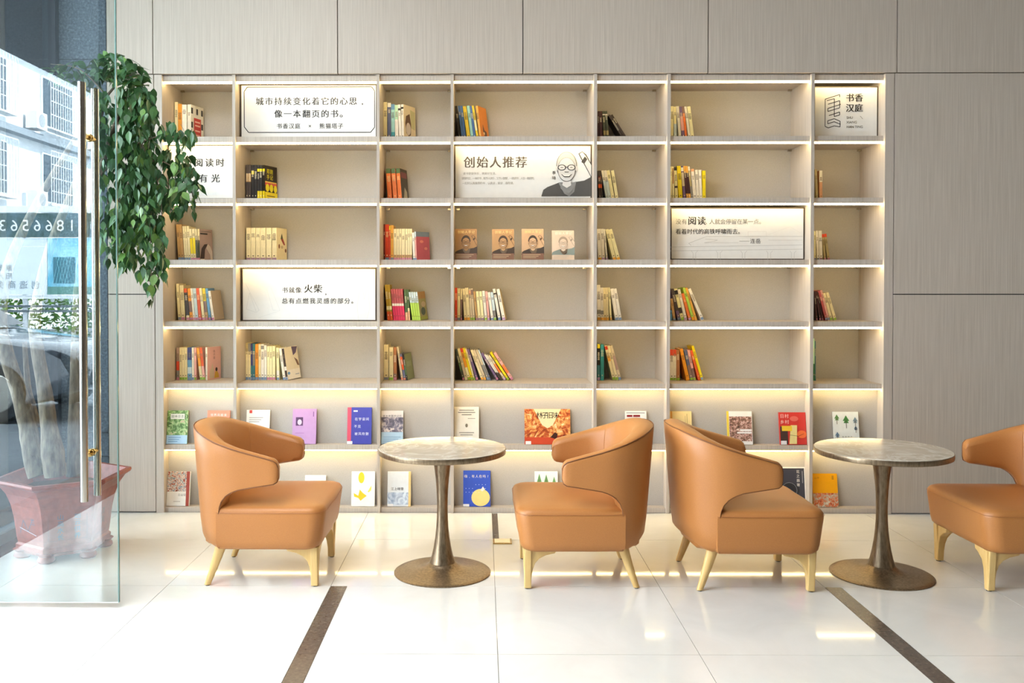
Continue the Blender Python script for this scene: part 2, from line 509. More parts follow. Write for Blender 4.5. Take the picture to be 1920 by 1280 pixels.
# ------------------------------------------------------------------ books
PAL = {
 'cr': ('#f0e2b4', 'cream'), 'wh': ('#f4efe2', 'white'), 'or': ('#f0a02c', 'orange'), 'tn': ('#c9a26c', 'tan'), 'dg': ('#4e5548', 'dark green'),
 'dk': ('#463c38', 'dark grey'), 'bl': ('#6aa2cf', 'light blue'), 'ro': ('#e2602c', 'orange-red'), 'br': ('#8a6f66', 'brown'), 'ye': ('#f2dc1c', 'yellow'),
 'nv': ('#3c4484', 'navy'), 'pk': ('#f0b4ac', 'pink'), 'bk': ('#241f1e', 'black'), 'te': ('#3f7f8c', 'teal'), 'gy': ('#8c8a86', 'grey'),
 'sl': ('#62688a', 'slate blue'), 'mi': ('#bfe8c4', 'mint'), 'og': ('#f2803e', 'bright orange'), 'gr': ('#567048', 'green'), 'dr': ('#7a2c28', 'dark red'),
 'rd': ('#de4a2c', 'red'), 'am': ('#f0b450', 'amber'), 'ol': ('#b99a34', 'olive'), 'cm': ('#e8406a', 'crimson'), 'lm': ('#b8dc58', 'lime'),
 'cy': ('#a4dedc', 'pale cyan'), 'bu': ('#4a74b8', 'blue'), 'ly': ('#f4ecb8', 'pale yellow'), 'pu': ('#766088', 'purple'), 'bw': ('#b87c50', 'warm brown'),
 'be': ('#d8c8a8', 'beige'), 'lb': ('#cfe2ea', 'pale blue'), 'kh': ('#b8a878', 'khaki'), 'sa': ('#f0b890', 'salmon'), 'tq': ('#3fa6b4', 'turquoise'),
 'db': ('#4a2e30', 'dark brown'), 'yw': ('#f0d434', 'golden yellow'), 'cg': ('#3f8a5c', 'leaf green'), 'mg': ('#c46068', 'rose'), 'pg': ('#b09488', 'pinkish grey')}
STR = {'b': '#7a94b8', 'p': '#c8809c', 'g': '#8fb83c', 'o': '#eaa83c', 'm': '#a08090', 'y': '#8c94a8', 'v': '#c09cc8', 's': '#e08a70'}
STRW = {'b': 'blue', 'p': 'pink', 'g': 'green', 'o': 'orange', 'm': 'mauve', 'y': 'grey', 'v': 'violet', 's': 'salmon'}
BY = D + 0.22
ORD = ['first', 'second', 'third', 'fourth', 'fifth', 'sixth', 'seventh', 'eighth', 'ninth', 'tenth', 'eleventh', 'twelfth', 'thirteenth', 'fourteenth', 'fifteenth', 'sixteenth', 'seventeenth']
PAGES = mat('#efe6d2', 0.8, noise=0.05, scale=200, name='pages')
rnd = random.Random(5)
BM = {}
def book(label, group, loc, w, h, dep, tilt, yaw, ck, strip=None, secs=(), cover=None, title=True, back=0.0):
    col = PAL[ck][0]
    root = empty('book', loc, label=label, cat='book', group=group)
    root.rotation_mode = 'XYZ'
    root.rotation_euler = (-back, 0, yaw)
    if tilt:
        root.rotation_euler = (Matrix.Rotation(-tilt, 3, 'Y') @ Matrix.Rotation(yaw, 3, 'Z')).to_euler()
    m = mat(col, 0.4, noise=0.05, scale=60)
    t = 0.0016
    b = MB(); b.box(0, w, 0, t, 0, h, m); b.box(0, t, t, dep, 0, h, m); b.box(w - t, w, t, dep, 0, h, m); b.build('cover', root)
    b = MB(); b.box(t, w - t, t, dep - 0.004, 0.002, h - 0.004, PAGES); b.build('pages', root)
    it = []
    for (a, c, k) in secs: it.append(('r', 0, a, 1, c, PAL[k][0]))
    dark = sum(lin(col)[:3]) < 0.9
    if title:
        tc = '#efe6c8' if dark else '#6a5644'
        if ck in ('og', 'ro', 'rd'): tc = '#f8dca0'
        r = rnd.random(); n = 3 + int(rnd.random() * 5); ch = 0.030
        y = 0.86 - 0.1 * r
        for q in range(n):
            cw = 0.22 + 0.13 * rnd.random()
            it.append(('r', 0.5 - cw, y - ch * 0.62, 0.5 + cw, y, tc)); 
            it.append(('r', 0.5 - cw * 0.5, y - ch * 0.42, 0.5 + cw * 0.45, y - ch * 0.22, col))
            y -= ch * 1.05
        it.append(('r', 0.36, 0.13, 0.64, 0.16, tc))
    if it: art('spine_print', root, (0, 0, 0), (1, 0, 0), (0, 0, 1), (0, -1, 0), w, h, it, 0.0002)
    if strip: art('shelf_mark', root, (0, 0, 0), (1, 0, 0), (0, 0, 1), (0, -1, 0), w, h, [('r', 0.04, 0.012, 0.96, 0.088, STR[strip])], 0.0012)
    if cover: art('cover_print', root, (w, 0, 0), (0, 1, 0), (0, 0, 1), (1, 0, 0), dep, h, cover, 0.0003)
    return root

ROWN = ['top', 'second', 'third', 'fourth', 'fifth']
COLN = ['leftmost', 'second', 'third', 'middle', 'fifth', 'sixth', 'rightmost']
def cell(row, col, crop, books, coverart=None, covyaw=12, dep=0.145):
    x0, y0, s = crop
    zb = SHZ[row][0] if row < 5 else 0
    n = len(books)
    specs = []; left = XPW[col][1] + .0015
    for i, bk in enumerate(books):
        xl, xr, xt, yt, ck = bk[:5]
        strip = bk[5] if len(bk) > 5 else None
        secs = bk[6] if len(bk) > 6 else ()
        yv = SH[row][0] - 1 if row < 3 else SH[row][0] - (2 if row == 3 else 7)
        Xb, Zb = P(x0 + xl / s, yv, BY); Xr, _ = P(x0 + xr / s, yv, BY)
        Xt, Zt = P(x0 + xt / s, y0 + yt / s, BY)
        k = (Xb - Xt) / max(1e-3, Zt - Zb)
        k = max(0.0, k)
        Xb2 = Xb + k * (Zb - zb)
        tilt = math.atan(k)
        h = (Zt - zb) / math.cos(tilt)
        w = max(0.006, (Xr - Xb) * math.cos(tilt) * 0.985)
        specs.append([Xb2, w, tilt, h])
    for i in range(n):
        X_, w, tl, h = specs[i]
        if i == 0:
            need = left - (X_ - h * math.sin(tl))
            if need > 0: specs[i][0] += need; specs[i][1] = max(.005, w - need * (1 if n > 1 else 0))
        if i + 1 < n:
            X2, w2, t2, h2 = specs[i + 1]
            gap = min((X2 - z * math.tan(t2)) - (specs[i][0] + specs[i][1] / math.cos(tl) - z * math.tan(tl)) for z in (.012, min(h * math.cos(tl), h2 * math.cos(t2))))
            if gap < .0006:
                specs[i][1] += gap - .0006
                if specs[i][1] < .006: specs[i + 1][0] += .006 - specs[i][1]; specs[i + 1][1] = max(.005, specs[i + 1][1] - (.006 - specs[i][1])); specs[i][1] = .006
    for i, bk in enumerate(books):
        ck = bk[4]; strip = bk[5] if len(bk) > 5 else None; secs = bk[6] if len(bk) > 6 else ()
        Xb2, w, tilt, h = specs[i]
        last = i == n - 1
        word = PAL[ck][1]
        pos = ('only' if n == 1 else 'last, at the right end,' if last else ORD[i] + ' from left') 
        lab = f'{word} book{", " + STRW[strip] + " tag" if strip else ""}, {pos} in {COLN[col]} bay, {ROWN[row]} shelf'
        root = book(lab, f'books in {COLN[col]} bay, {ROWN[row]} shelf', (Xb2, BY, zb + .0006), w, h, dep, tilt,
             -math.radians(covyaw) if (last and coverart) else 0, ck, strip, secs, coverart if last else None)

# --- bay 1
cell(0, 0, (310, 180, 16), [(285, 380, 285, 180, 'cr'), (385, 495, 385, 240, 'or'), (505, 645, 505, 255, 'wh'), (665, 785, 670, 255, 'wh')],
     [('r', 0, 0, 1, 1, '#ece4d0')] + [('r', x, y, x + .14, y + .16, '#3a3430') for x in (.02, .42, .8) for y in (.76, .38)] + [('r', .22, .08, .78, .66, '#c8382c')] +
     [('r', .3, y, .7, y + .04, '#f2b8a0') for y in (.54, .44, .3, .18)], 16)
cell(2, 0, (310, 410, 15.05), [(365, 450, 300, 160, 'tn', 'b'), (452, 530, 385, 160, 'tn', 'b'), (540, 595, 480, 210, 'cr', 'b'), (600, 650, 540, 210, 'cr', 'b'), (655, 725, 600, 210, 'cr', 'b'),
     (730, 795, 670, 290, 'cr', 'p', [(.22, .72, 'ye')]), (800, 870, 750, 290, 'cr', 'p', [(.22, .72, 'ye')]), (875, 922, 835, 290, 'cr', 'p', [(0.06, .64, 'dg')]), (925, 990, 905, 290, 'cr', 'p', [(0.06, .64, 'dg')])],
     [('r', 0, 0, 1, 1, '#b3978a'), ('r', .05, .83, .62, .88, '#2a2422'), ('r', .05, .92, .9, .935, '#4a4040'), ('p', [(.02, .02), (.02, .1), (.12, .38), (.35, .52), (.62, .54), (.4, .36), (.32, .02)], '#3a2a2a'), ('p', [(.62, .54), (.82, .46), (.96, .3), (1, .02), (.84, .02), (.78, .2), (.5, .4)], '#dccab8'), ('r', .02, 0, .35, .06, '#e8dcd0')], 17)
cell(3, 0, (310, 525, 15.06), [(365, 445, 300, 105, 'cr', 'y'), (455, 585, 400, 150, 'cr', 'p'), (600, 692, 515, 240, 'dk', 'p', [(.87, 1, 'ro'), (0, .15, 'cr')]),
     (700, 785, 620, 240, 'or', 'p', [(.26, .6, 'br')]), (790, 845, 705, 235, 'wh', 'p'), (850, 935, 775, 235, 'lb', 'p'), (942, 1038, 865, 230, 'ro', 'p'), (1045, 1120, 950, 230, 'cr', 'p'),
     (1130, 1210, 1040, 235, 'yw', 'p', [(.25, .6, 'br'), (0, .25, 'tn')]), (1225, 1310, 1125, 235, 'bl', 'p'), (1320, 1395, 1205, 310, 'wh', 'p')],
     [('r', 0, 0, 1, 1, '#c6ae8c')], 10)
cell(4, 0, (310, 640, 15.06), [(315, 398, 315, 175, 'pg', 'p', [(.3, .58, 'rd'), (0.08, .3, 'gy')]), (405, 470, 405, 170, 'cr', 'g'), (475, 540, 475, 170, 'cr', 'g'), (545, 620, 545, 170, 'cr', 'g'),
     (630, 752, 620, 175, 'bl', 'b', [(.62, 1, 'nv'), (.2, .4, 'lb')]), (756, 812, 745, 175, 'wh', 'b'), (820, 960, 815, 175, 'pk', 'g'), (980, 1055, 875, 185, 'cr', 'g', [(.43, 1, 'or')]),
     (1060, 1130, 965, 180, 'pk', 'g', [(.43, 1, 'ro')]), (1138, 1200, 1138, 165, 'wh')],
     [('r', 0, 0, 1, 1, '#ecb4a4'), ('t', '桃子姐', .5, .76, .02, '#9a5c54', .022, 'v'), ('p', [(.15, .04), (.18, .28), (.3, .36), (.36, .5), (.44, .36), (.5, .25), (.48, .04)], '#d8c09c'), ('p', [(.5, .04), (.56, .22), (.7, .26), (.82, .16), (.85, .04)], '#dca83c'), ('e', .66, .3, .08, .06, '#3a2620')], 20)
# --- bay 2
cell(1, 1, (450, 300, 17.07), [(195, 265, 195, 155, 'dk', None, [(.53, .76, 'tn')]), (270, 355, 270, 155, 'dk', None, [(.53, .76, 'tn')]), (372, 450, 370, 160, 'bk', None, [(.74, .84, 'ye')]), (460, 545, 460, 160, 'bk'),
     (558, 622, 558, 165, 'bk', None, [(.82, .9, 'ye'), (0, .28, 'ye')]), (628, 708, 628, 165, 'bk', None, [(.82, .9, 'ye'), (0, .28, 'ye')]), (725, 808, 725, 165, 'bk', None, [(.82, .9, 'ye'), (0, .28, 'ye')])],
     [('r', 0, 0, 1, 1, '#2a2014'), ('t', '郑刚', .4, .84, .036, '#f0e020', .04), ('t', '手记', .4, .68, .036, '#f0e020', .04), ('r', .02, .52, .95, .56, '#e8b850'), ('r', .02, .44, .98, .52, '#d04a44'),
      ('e', .2, .38, .15, .11, '#f0dc20'), ('e', .52, .38, .15, .11, '#f0dc20'), ('e', .84, .37, .13, .11, '#f0dc20'), ('r', 0, 0, 1, .26, '#f4dc18'), ('r', .15, .14, .8, .165, '#6a5410'), ('r', .2, .08, .7, .1, '#6a5410')], 20)
cell(2, 1, (450, 420, 17.07), [(203, 342, 203, 120, 'cr', 'm'), (350, 498, 350, 120, 'cr', 'm'), (508, 648, 505, 120, 'cr', 'm'), (658, 828, 650, 120, 'cr', 'm'), (842, 1012, 835, 120, 'cr', 'm'), (1025, 1190, 1025, 120, 'cr', 'm')],
     [('r', 0, 0, 1, 1, '#eedcaa'), ('p', [(.38, .68), (.5, .84), (.6, .7), (.76, .56), (.82, .5), (.7, .48), (.5, .6)], '#a8402c'), ('p', [(.38, .68), (.5, .84), (.6, .7), (.5, .66)], '#4a5030'), ('e', .24, .44, .07, .07, '#8a4a28'), ('e', .86, .32, .08, .06, '#7a4826'), ('e', .5, .42, .12, .05, '#c8b080')], 15)
cell(4, 1, (450, 635, 14.77), [(160, 226, 165, 120, 'cr', 'b', [(.78, 1, 'kh')]), (230, 296, 230, 125, 'cr', 'b', [(.78, 1, 'gy')]), (300, 350, 300, 130, 'nv', 'b', [(.1, .4, 'te')]), (354, 418, 355, 135, 'te', 'b', [(.4, .75, 'gy')]),
     (425, 508, 430, 150, 'or', 'b'), (515, 580, 520, 150, 'cr', 'b'), (585, 668, 585, 150, 'wh', 'b', [(.86, .96, 'gy')]), (674, 740, 675, 180, 'wh', 'b'), (750, 820, 750, 205, 'ly', 'p'), (825, 892, 825, 205, 'ly', 'p'), (900, 980, 900, 205, 'ly', 'p'),
     (1018, 1105, 1000, 250, 'ly', 'b', [(.12, .3, 'wh')]), (1195, 1265, 1075, 265, 'wh', 'b'), (1272, 1345, 1155, 260, 'wh', 'b', [(.42, .98, 'dk'), (.1, .3, 'dk')])],
     [('r', 0, 0, 1, 1, '#ece0c4'), ('p', [(.55, 1), (.62, .72), (.86, .8), (1, .98)], '#5a4a68'), ('p', [(.66, .66), (.9, .56), (1, .38), (.85, .4)], '#7a5a48'), ('r', .04, .0, 1, .3, '#f4ecdc'), ('e', .12, .2, .1, .045, '#6a9cc8'), ('r', .6, .12, .9, .14, '#8a94a8')], 24)
# --- bay 3
cell(0, 2, (708, 185, 17.07), [(188, 305, 188, 110, 'cr'), (315, 432, 320, 135, 'sl', None, [(.89, 1, 'wh')]), (440, 550, 430, 175, 'cy', None, [(.85, 1, 'bl'), (.05, .25, 'tq')]), (562, 680, 545, 205, 'wh', None, [(.6, 1, 'mi')]), (688, 765, 650, 190, 'wh', None, [(.84, .9, 'bk')]), (770, 860, 750, 190, 'wh', None, [(.88, .93, 'bk')])],
     [('r', 0, 0, 1, 1, '#e4d0a8'), ('p', [(.12, .5), (.2, .7), (.5, .78), (.62, .5), (.58, .2), (.4, .16), (.2, .24)], '#6a4a34'), ('e', .38, .36, .2, .17, '#d8c8b8'), ('p', [(.55, .9), (.62, .4), (.95, .36), (.95, .86)], '#c8c088')], 28)
cell(1, 2, (708, 310, 19.4), [(365, 522, 305, 120, 'og', None, [(.85, 1, 'gr')]), (568, 718, 485, 120, 'og', None, [(.85, 1, 'gr')]), (745, 890, 665, 120, 'og', None, [(.85, 1, 'gr')])],
     [('r', 0, 0, 1, 1, '#4a4030'), ('r', .1, .72, .9, .9, '#8a4a4c'), ('p', [(.3, .1), (.5, .44), (.8, .3), (.8, .1)], '#c8bca0')], 14)
cell(2, 2, (708, 412, 15.42), [(175, 215, 175, 130, 'dr'), (222, 330, 225, 135, 'rd', 'b'), (334, 374, 334, 175, 'rd', 'p', [(.88, 1, 'yw')]), (378, 460, 385, 155, 'am', 'y'), (466, 555, 462, 260, 'cr', 'p', [(.07, .18, 'tn')]), (559, 622, 557, 260, 'cr', 'p', [(.07, .18, 'tn')]),
     (627, 690, 625, 260, 'cr', 'p', [(.07, .18, 'tn')]), (695, 792, 693, 260, 'cr', 'p', [(.07, .18, 'tn')]), (798, 872, 797, 260, 'cr', 'p', [(.07, .18, 'tn')]), (876, 932, 875, 260, 'cr', 'p', [(.07, .18, 'tn')]), (936, 1000, 934, 260, 'cr', 'p', [(.07, .18, 'tn')]),
     (1030, 1090, 995, 370, 'wh', 'b'), (1094, 1145, 1065, 345, 'pk', 'b', [(.8, 1, 'lb')])],
     [('r', 0, 0, 1, 1, '#c8606a'), ('r', 0, .83, 1, 1, '#7e8c98'), ('e', .4, .66, .14, .05, '#e8907c'), ('e', .7, .42, .12, .05, '#e8907c')], 34)
cell(3, 2, (708, 528, 16), [(300, 380, 210, 95, 'ol', None, [(.0, .25, 'ro'), (.3, .4, 'ly')]), (388, 462, 290, 95, 'ol', None, [(.0, .25, 'ro'), (.3, .4, 'ly')])] +
     [(482 + 70 * k, 548 + 70 * k, 392 + 72 * k, 225, 'cm', None, [(.52, 1, 'mg'), (.46, .54, 'wh')]) for k in range(5)] +
     [(842, 915, 790, 240, 'gr', None, [(0, .26, 'sa')]), (925, 1000, 868, 240, 'gr', None, [(0, .3, 'sa'), (.3, .4, 'ly')])] +
     [(1042 + 64 * k, 1102 + 64 * k, 930 + 68 * k, 315, 'lm', None, [(.62, 1, 'lb')]) for k in range(4)],
     [('r', 0, 0, 1, 1, '#a8a060'), ('r', 0, .75, 1, 1, '#b88c50'), ('e', .5, .3, .3, .14, '#4a5a40'), ('r', 0, 0, 1, .12, '#a8b040'), ('e', .6, .55, .3, .1, '#cdb88a')], 16)
cell(4, 2, (708, 640, 16), [(178, 328, 178, 95, 'cr', 'y'), (345, 470, 350, 175, 'cr', 'g'), (478, 608, 478, 180, 'bw', 'p', [(.1, .2, 'br')]), (712, 780, 568, 160, 'be', 's'), (786, 850, 660, 385, 'sl', 's', [(.4, .9, 'ro')]), (856, 906, 745, 395, 'bk', None, [(.2, .6, 'gr')])],
     [('r', 0, 0, 1, 1, '#8a9060'), ('r', .2, .5, .8, .7, '#9aa070')], 14)
# --- middle bay
cell(0, 3, (845, 190, 17.775), [(255, 340, 135, 160, 'bk'), (355, 425, 240, 150, 'bu'), (432, 515, 322, 150, 'bu'), (535, 650, 400, 175, 'yw'), (665, 755, 535, 150, 'cy'), (762, 838, 628, 160, 'te', None, [(.1, 1, 'bu')]), (850, 922, 700, 150, 'yw', None, [(.3, .6, 'ly')]), (945, 1020, 835, 160, 'am')],
     [('r', 0, 0, 1, 1, '#ee9030'), ('p', [(.3, .3), (.36, .5), (.5, .34), (.75, .3), (.8, .08), (.5, .1), (.4, .24)], '#6a3a14'), ('e', .42, .24, .08, .04, '#f8e0b0')], 22)
cell(3, 3, (845, 530, 16), [(104, 195, 104, 150, 'rd', 'p'), (203, 288, 203, 165, 'cr', 'y'), (298, 372, 298, 180, 'br', 'p', [(.66, 1, 'cr')]), (408, 484, 352, 175, 'cr', 'o'), (493, 588, 430, 150, 'cr', 'o'), (598, 660, 535, 180, 'be', 'g', [(.8, .95, 'sa')]),
     (668, 748, 600, 175, 'be', 'g', [(.8, .96, 'br')]), (758, 822, 672, 260, 'tn', 'm'), (830, 912, 755, 260, 'ly', 'm'), (922, 1005, 850, 260, 'ly', 'm'), (1025, 1100, 945, 245, 'wh', 'g'), (1112, 1198, 1035, 260, 'pk', 'v'),
     (1215, 1290, 1105, 290, 'wh', 'b'), (1300, 1380, 1190, 290, 'lb', 'g', [(.1, .35, 'gy')]), (1432, 1512, 1262, 190, 'wh', 'b', [(.82, .87, 'dk')]), (1556, 1650, 1372, 200, 'wh', 'v')],
     [('r', 0, 0, 1, 1, '#dcc490'), ('e', .5, .5, .05, .03, '#5a4030')], 5)
cell(4, 3, (845, 645, 14.77), [(322, 388, 110, 150, 'dg', 'p', [(.3, .7, 'gr')]), (398, 470, 185, 135, 'cr', None, [(.1, .5, 'be')]), (482, 556, 258, 125, 'or', 'g', [(.1, .4, 'ly'), (.88, 1, 'rd')]), (562, 628, 332, 125, 'ye', 'g'), (636, 690, 400, 130, 'cr', 'g'), (700, 768, 450, 150, 'pu', 'p'),
     (848, 918, 545, 170, 'cr', 'o'), (926, 992, 618, 175, 'be', 'o'), (1008, 1076, 690, 165, 'gy', 'b', [(.5, 1, 'be')]), (1082, 1148, 762, 165, 'sl', 'b', [(.5, 1, 'lb'), (.2, .5, 'gy')]),
     (1268, 1352, 835, 265, 'pu', 'p'), (1368, 1412, 930, 300, 'wh', None, [(.0, .3, 'dk')]), (1418, 1462, 985, 310, 'wh', None, [(.0, .3, 'dk')]), (1470, 1540, 1035, 330, 'be', 'v', [(.3, .65, 'og')]), (1562, 1636, 1082, 245, 'ye', 'g'), (1668, 1755, 1185, 260, 'pk', 'p', [(.25, .55, 'og')])])
# --- fifth bay
cell(0, 4, (1112, 200, 21.33), [(182, 255, 182, 180, 'db'), (265, 385, 240, 180, 'db'), (420, 515, 368, 180, 'dg', None, [(.2, .35, 'kh'), (.86, .9, 'wh')]), (535, 632, 468, 180, 'dg', None, [(.2, .35, 'kh'), (.86, .9, 'wh')]), (1105, 1200, 612, 350, 'dk', None, [(.4, .7, 'gy')]), (1208, 1310, 700, 350, 'dk')])
cell(1, 4, (1112, 312, 20), [(215, 315, 175, 160, 'dk', None, [(.42, .55, 'ro'), (.7, .8, 'dr')]), (325, 440, 268, 160, 'dk', None, [(.42, .55, 'ro'), (.7, .8, 'dr')]), (465, 565, 292, 160, 'lb', None, [(.66, 1, 'wh')]), (572, 675, 400, 160, 'lb', None, [(.66, 1, 'wh')]), (688, 805, 505, 160, 'ly'), (830, 945, 665, 160, 'ly')],
     [('r', 0, 0, 1, 1, '#c8b088'), ('r', .1, .1, .16, .9, '#e8d8b0')], 8)
cell(2, 4, (1112, 422, 17.53), [(165, 288, 125, 125, 'wh', 'o'), (296, 425, 245, 125, 'wh', 'v'), (432, 575, 345, 135, 'wh', 'v'), (650, 768, 400, 150, 'ly', 'o'), (775, 892, 510, 150, 'ly', 'o')])
cell(3, 4, (1112, 530, 16.41), [(130, 240, 112, 65, 'wh', 'o', [(.18, .3, 'gy')]), (245, 328, 225, 150, 'wh', 'o', [(.18, .3, 'gy')]), (333, 418, 310, 150, 'cr', 'o'), (422, 518, 395, 150, 'cr', 'o'), (524, 612, 462, 150, 'ly', 'o'), (688, 790, 525, 190, 'wh', 'b'), (798, 888, 632, 190, 'wh', 'b')])
cell(4, 4, (1112, 636, 15.24), [(118, 200, 118, 135, 'te', 'v', [(.88, 1, 'ye'), (.42, .88, 'bk')]), (215, 312, 212, 150, 'tq'), (562, 645, 322, 190, 'cr', 'g', [(.88, .98, 'rd'), (.55, .7, 'am')]), (652, 730, 405, 190, 'cr', 'g'), (738, 812, 480, 185, 'be', 'b', [(.3, .7, 'pg')])])
# --- sixth bay
cell(0, 5, (1250, 190, 17.775), [(128, 225, 128, 165, 'ly'), (250, 392, 230, 180, 'lb', None, [(.5, 1, 'ly')]), (400, 498, 318, 165, 'wh'), (508, 605, 410, 180, 'pu', None, [(.3, .72, 'pk'), (.0, .15, 'db')]), (612, 708, 510, 170, 'og', None, [(.8, 1, 'br')]), (715, 795, 585, 180, 'wh'), (800, 905, 682, 180, 'ly')],
     [('r', 0, 0, 1, 1, '#e2cfa2'), ('e', .5, .7, .3, .16, '#d8a870')], 10)
cell(1, 5, (1250, 305, 17.53), [(128, 190, 128, 130, 'ly'), (196, 270, 180, 130, 'ly', None, [(.5, .95, 'tn')]), (278, 370, 238, 150, 'ly', None, [(.9, 1, 'bk'), (.38, .44, 'dk')]), (398, 525, 335, 110, 'ye'), (545, 640, 462, 115, 'pu', None, [(.42, .8, 'be'), (.85, .96, 'wh')]), (648, 722, 545, 110, 'db', None, [(.8, 1, 'am'), (.08, .2, 'am')]),
     (726, 798, 618, 112, 'db', None, [(.8, 1, 'am'), (.08, .2, 'am')]), (806, 868, 695, 130, 'gy', None, [(.42, .88, 'kh'), (.88, 1, 'wh')]), (875, 980, 790, 210, 'wh', None, [(.92, 1, 'sa')]), (985, 1075, 930, 240, 'wh'), (1080, 1172, 1045, 240, 'wh'), (1180, 1282, 1175, 260, 'ye')])
cell(3, 5, (1250, 532, 16.41), [(112, 172, 100, 820, 'bl'), (205, 332, 112, 460, 'tn', 'b'), (342, 436, 125, 165, 'pu', 'b', [(.3, 1, 'dk')]), (446, 545, 222, 165, 'ly', 'g', [(.82, .95, 'bk'), (.22, .4, 'dk')]), (555, 660, 335, 180, 'wh', 'v'), (680, 768, 452, 310, 'og', 'v'), (788, 872, 490, 130, 'lm', None, [(0, .1, 'or')]), (880, 965, 575, 135, 'am'), (1070, 1162, 655, 165, 'wh', 'b')])
cell(4, 5, (1250, 642, 16), [(98, 195, 120, 210, 'wh', 'g', [(.8, 1, 'rd')]), (198, 292, 205, 210, 'wh', 'g', [(.8, 1, 'rd')]), (297, 395, 290, 220, 'bw', 'g'), (592, 690, 388, 200, 'or'), (702, 800, 512, 235, 'sl', 'g', [(.1, .5, 'br')]), (806, 905, 620, 235, 'pk', 'g', [(.1, .4, 'br')]), (945, 1022, 700, 250, 'ro'), (1030, 1105, 745, 115, 'ye', 'b')])
# --- rightmost bay
cell(1, 6, (1518, 310, 18.82), [(228, 302, 185, 140, 'kh'), (348, 452, 345, 185, 'sa', None, [(.62, 1, 'wh')])])
cell(2, 6, (1518, 425, 18.29), [(160, 240, 150, 150, 'ly', 'y'), (258, 332, 208, 140, 'wh', 'y'), (340, 470, 300, 140, 'wh', 'm'), (498, 585, 420, 260, 'kh', 'p', [(.88, 1, 'rd')]), (608, 695, 492, 250, 'kh', 'p', [(.88, 1, 'rd')])])
cell(3, 6, (1518, 538, 18.29), [(235, 322, 150, 170, 'db', 'p'), (338, 425, 195, 160, 'db', 'p'), (438, 528, 262, 160, 'db', 'p'), (545, 622, 290, 140, 'mg', 'b'), (630, 702, 365, 120, 'pk', 'b'), (712, 805, 460, 220, 'cr', 'g'), (838, 935, 562, 210, 'cr', 'g')])
cell(4, 6, (1510, 630, 13.92), [(210, 245, 205, 65, 'cg', None, [(.4, 1, 'mi')]), (248, 268, 246, 130, 'te')])

# ------------------------------------------------------------------ portrait print (an elderly man with round glasses), used on one board and four covers
def portrait(x, y, w, h, skin, ink, coat, hair, shirt):
    def q(px, py): return (x + px * w, y + py * h)
    it = []
    it.append(('p', [q(.0, 0), q(.04, .14), q(.12, .2), q(.36, .3), q(.62, .3), q(.86, .34), q(1, .42), q(1, 0)], coat))
    it.append(('p', [q(.34, .3), q(.46, .06), q(.56, 0), q(.66, .1), q(.7, .32), q(.5, .26)], shirt))
    def el(cx, cy, rx, ry, col, n=26): it.append(('p', [q(cx + rx * math.cos(a * 2 * math.pi / n), cy + ry * math.sin(a * 2 * math.pi / n)) for a in range(n)], col))
    it.append(('p', [q(1, .40), q(.80, .80), q(.74, .92), q(.82, .97), q(.90, .90), q(1, .70)], ink))
    it.append(('p', [q(1, .43), q(.815, .81), q(.765, .915), q(.82, .955), q(.885, .88), q(1, .67)], skin))
    it.append(('p', [q(.80, .74), q(.86, .70), q(.92, .80), q(.87, .86)], ink))
    el(.505, .66, .205, .30, ink); el(.505, .665, .195, .288, hair)
    el(.31, .60, .025, .05, skin); el(.70, .60, .025, .05, skin)
    it.append(('p', [q(.44, .40), q(.58, .40), q(.6, .24), q(.51, .18), q(.42, .24)], skin))
    el(.505, .575, .178, .262, ink); el(.505, .58, .170, .252, skin)
    it.append(('p', [q(.40, .27), q(.51, .12), q(.5, .03), q(.38, .18)], shirt)); it.append(('p', [q(.62, .27), q(.51, .12), q(.53, .03), q(.66, .18)], shirt))
    for cx in (.41, .6):
        it.append(('p', [q(cx + .085 * math.cos(a * math.pi / 10), .62 + .065 * math.sin(a * math.pi / 10)) for a in range(20)], ink))
        it.append(('p', [q(cx + .064 * math.cos(a * math.pi / 10), .62 + .048 * math.sin(a * math.pi / 10)) for a in range(20)], skin))
        it.append(('p', [q(cx - .04, .615), q(cx, .63), q(cx + .04, .615), q(cx, .612)], ink))
    it.append(('p', [q(.47, .62), q(.54, .62), q(.54, .635), q(.47, .635)], ink))
    it.append(('p', [q(.46, .53), q(.55, .53), q(.54, .515), q(.47, .515)], ink))
    it.append(('p', [q(.39, .48), q(.45, .455), q(.56, .455), q(.62, .48), q(.56, .41), q(.45, .41)], ink))
    it.append(('p', [q(.42, .465), q(.59, .465), q(.55, .43), q(.46, .43)], '#f4efe6'))
    return it

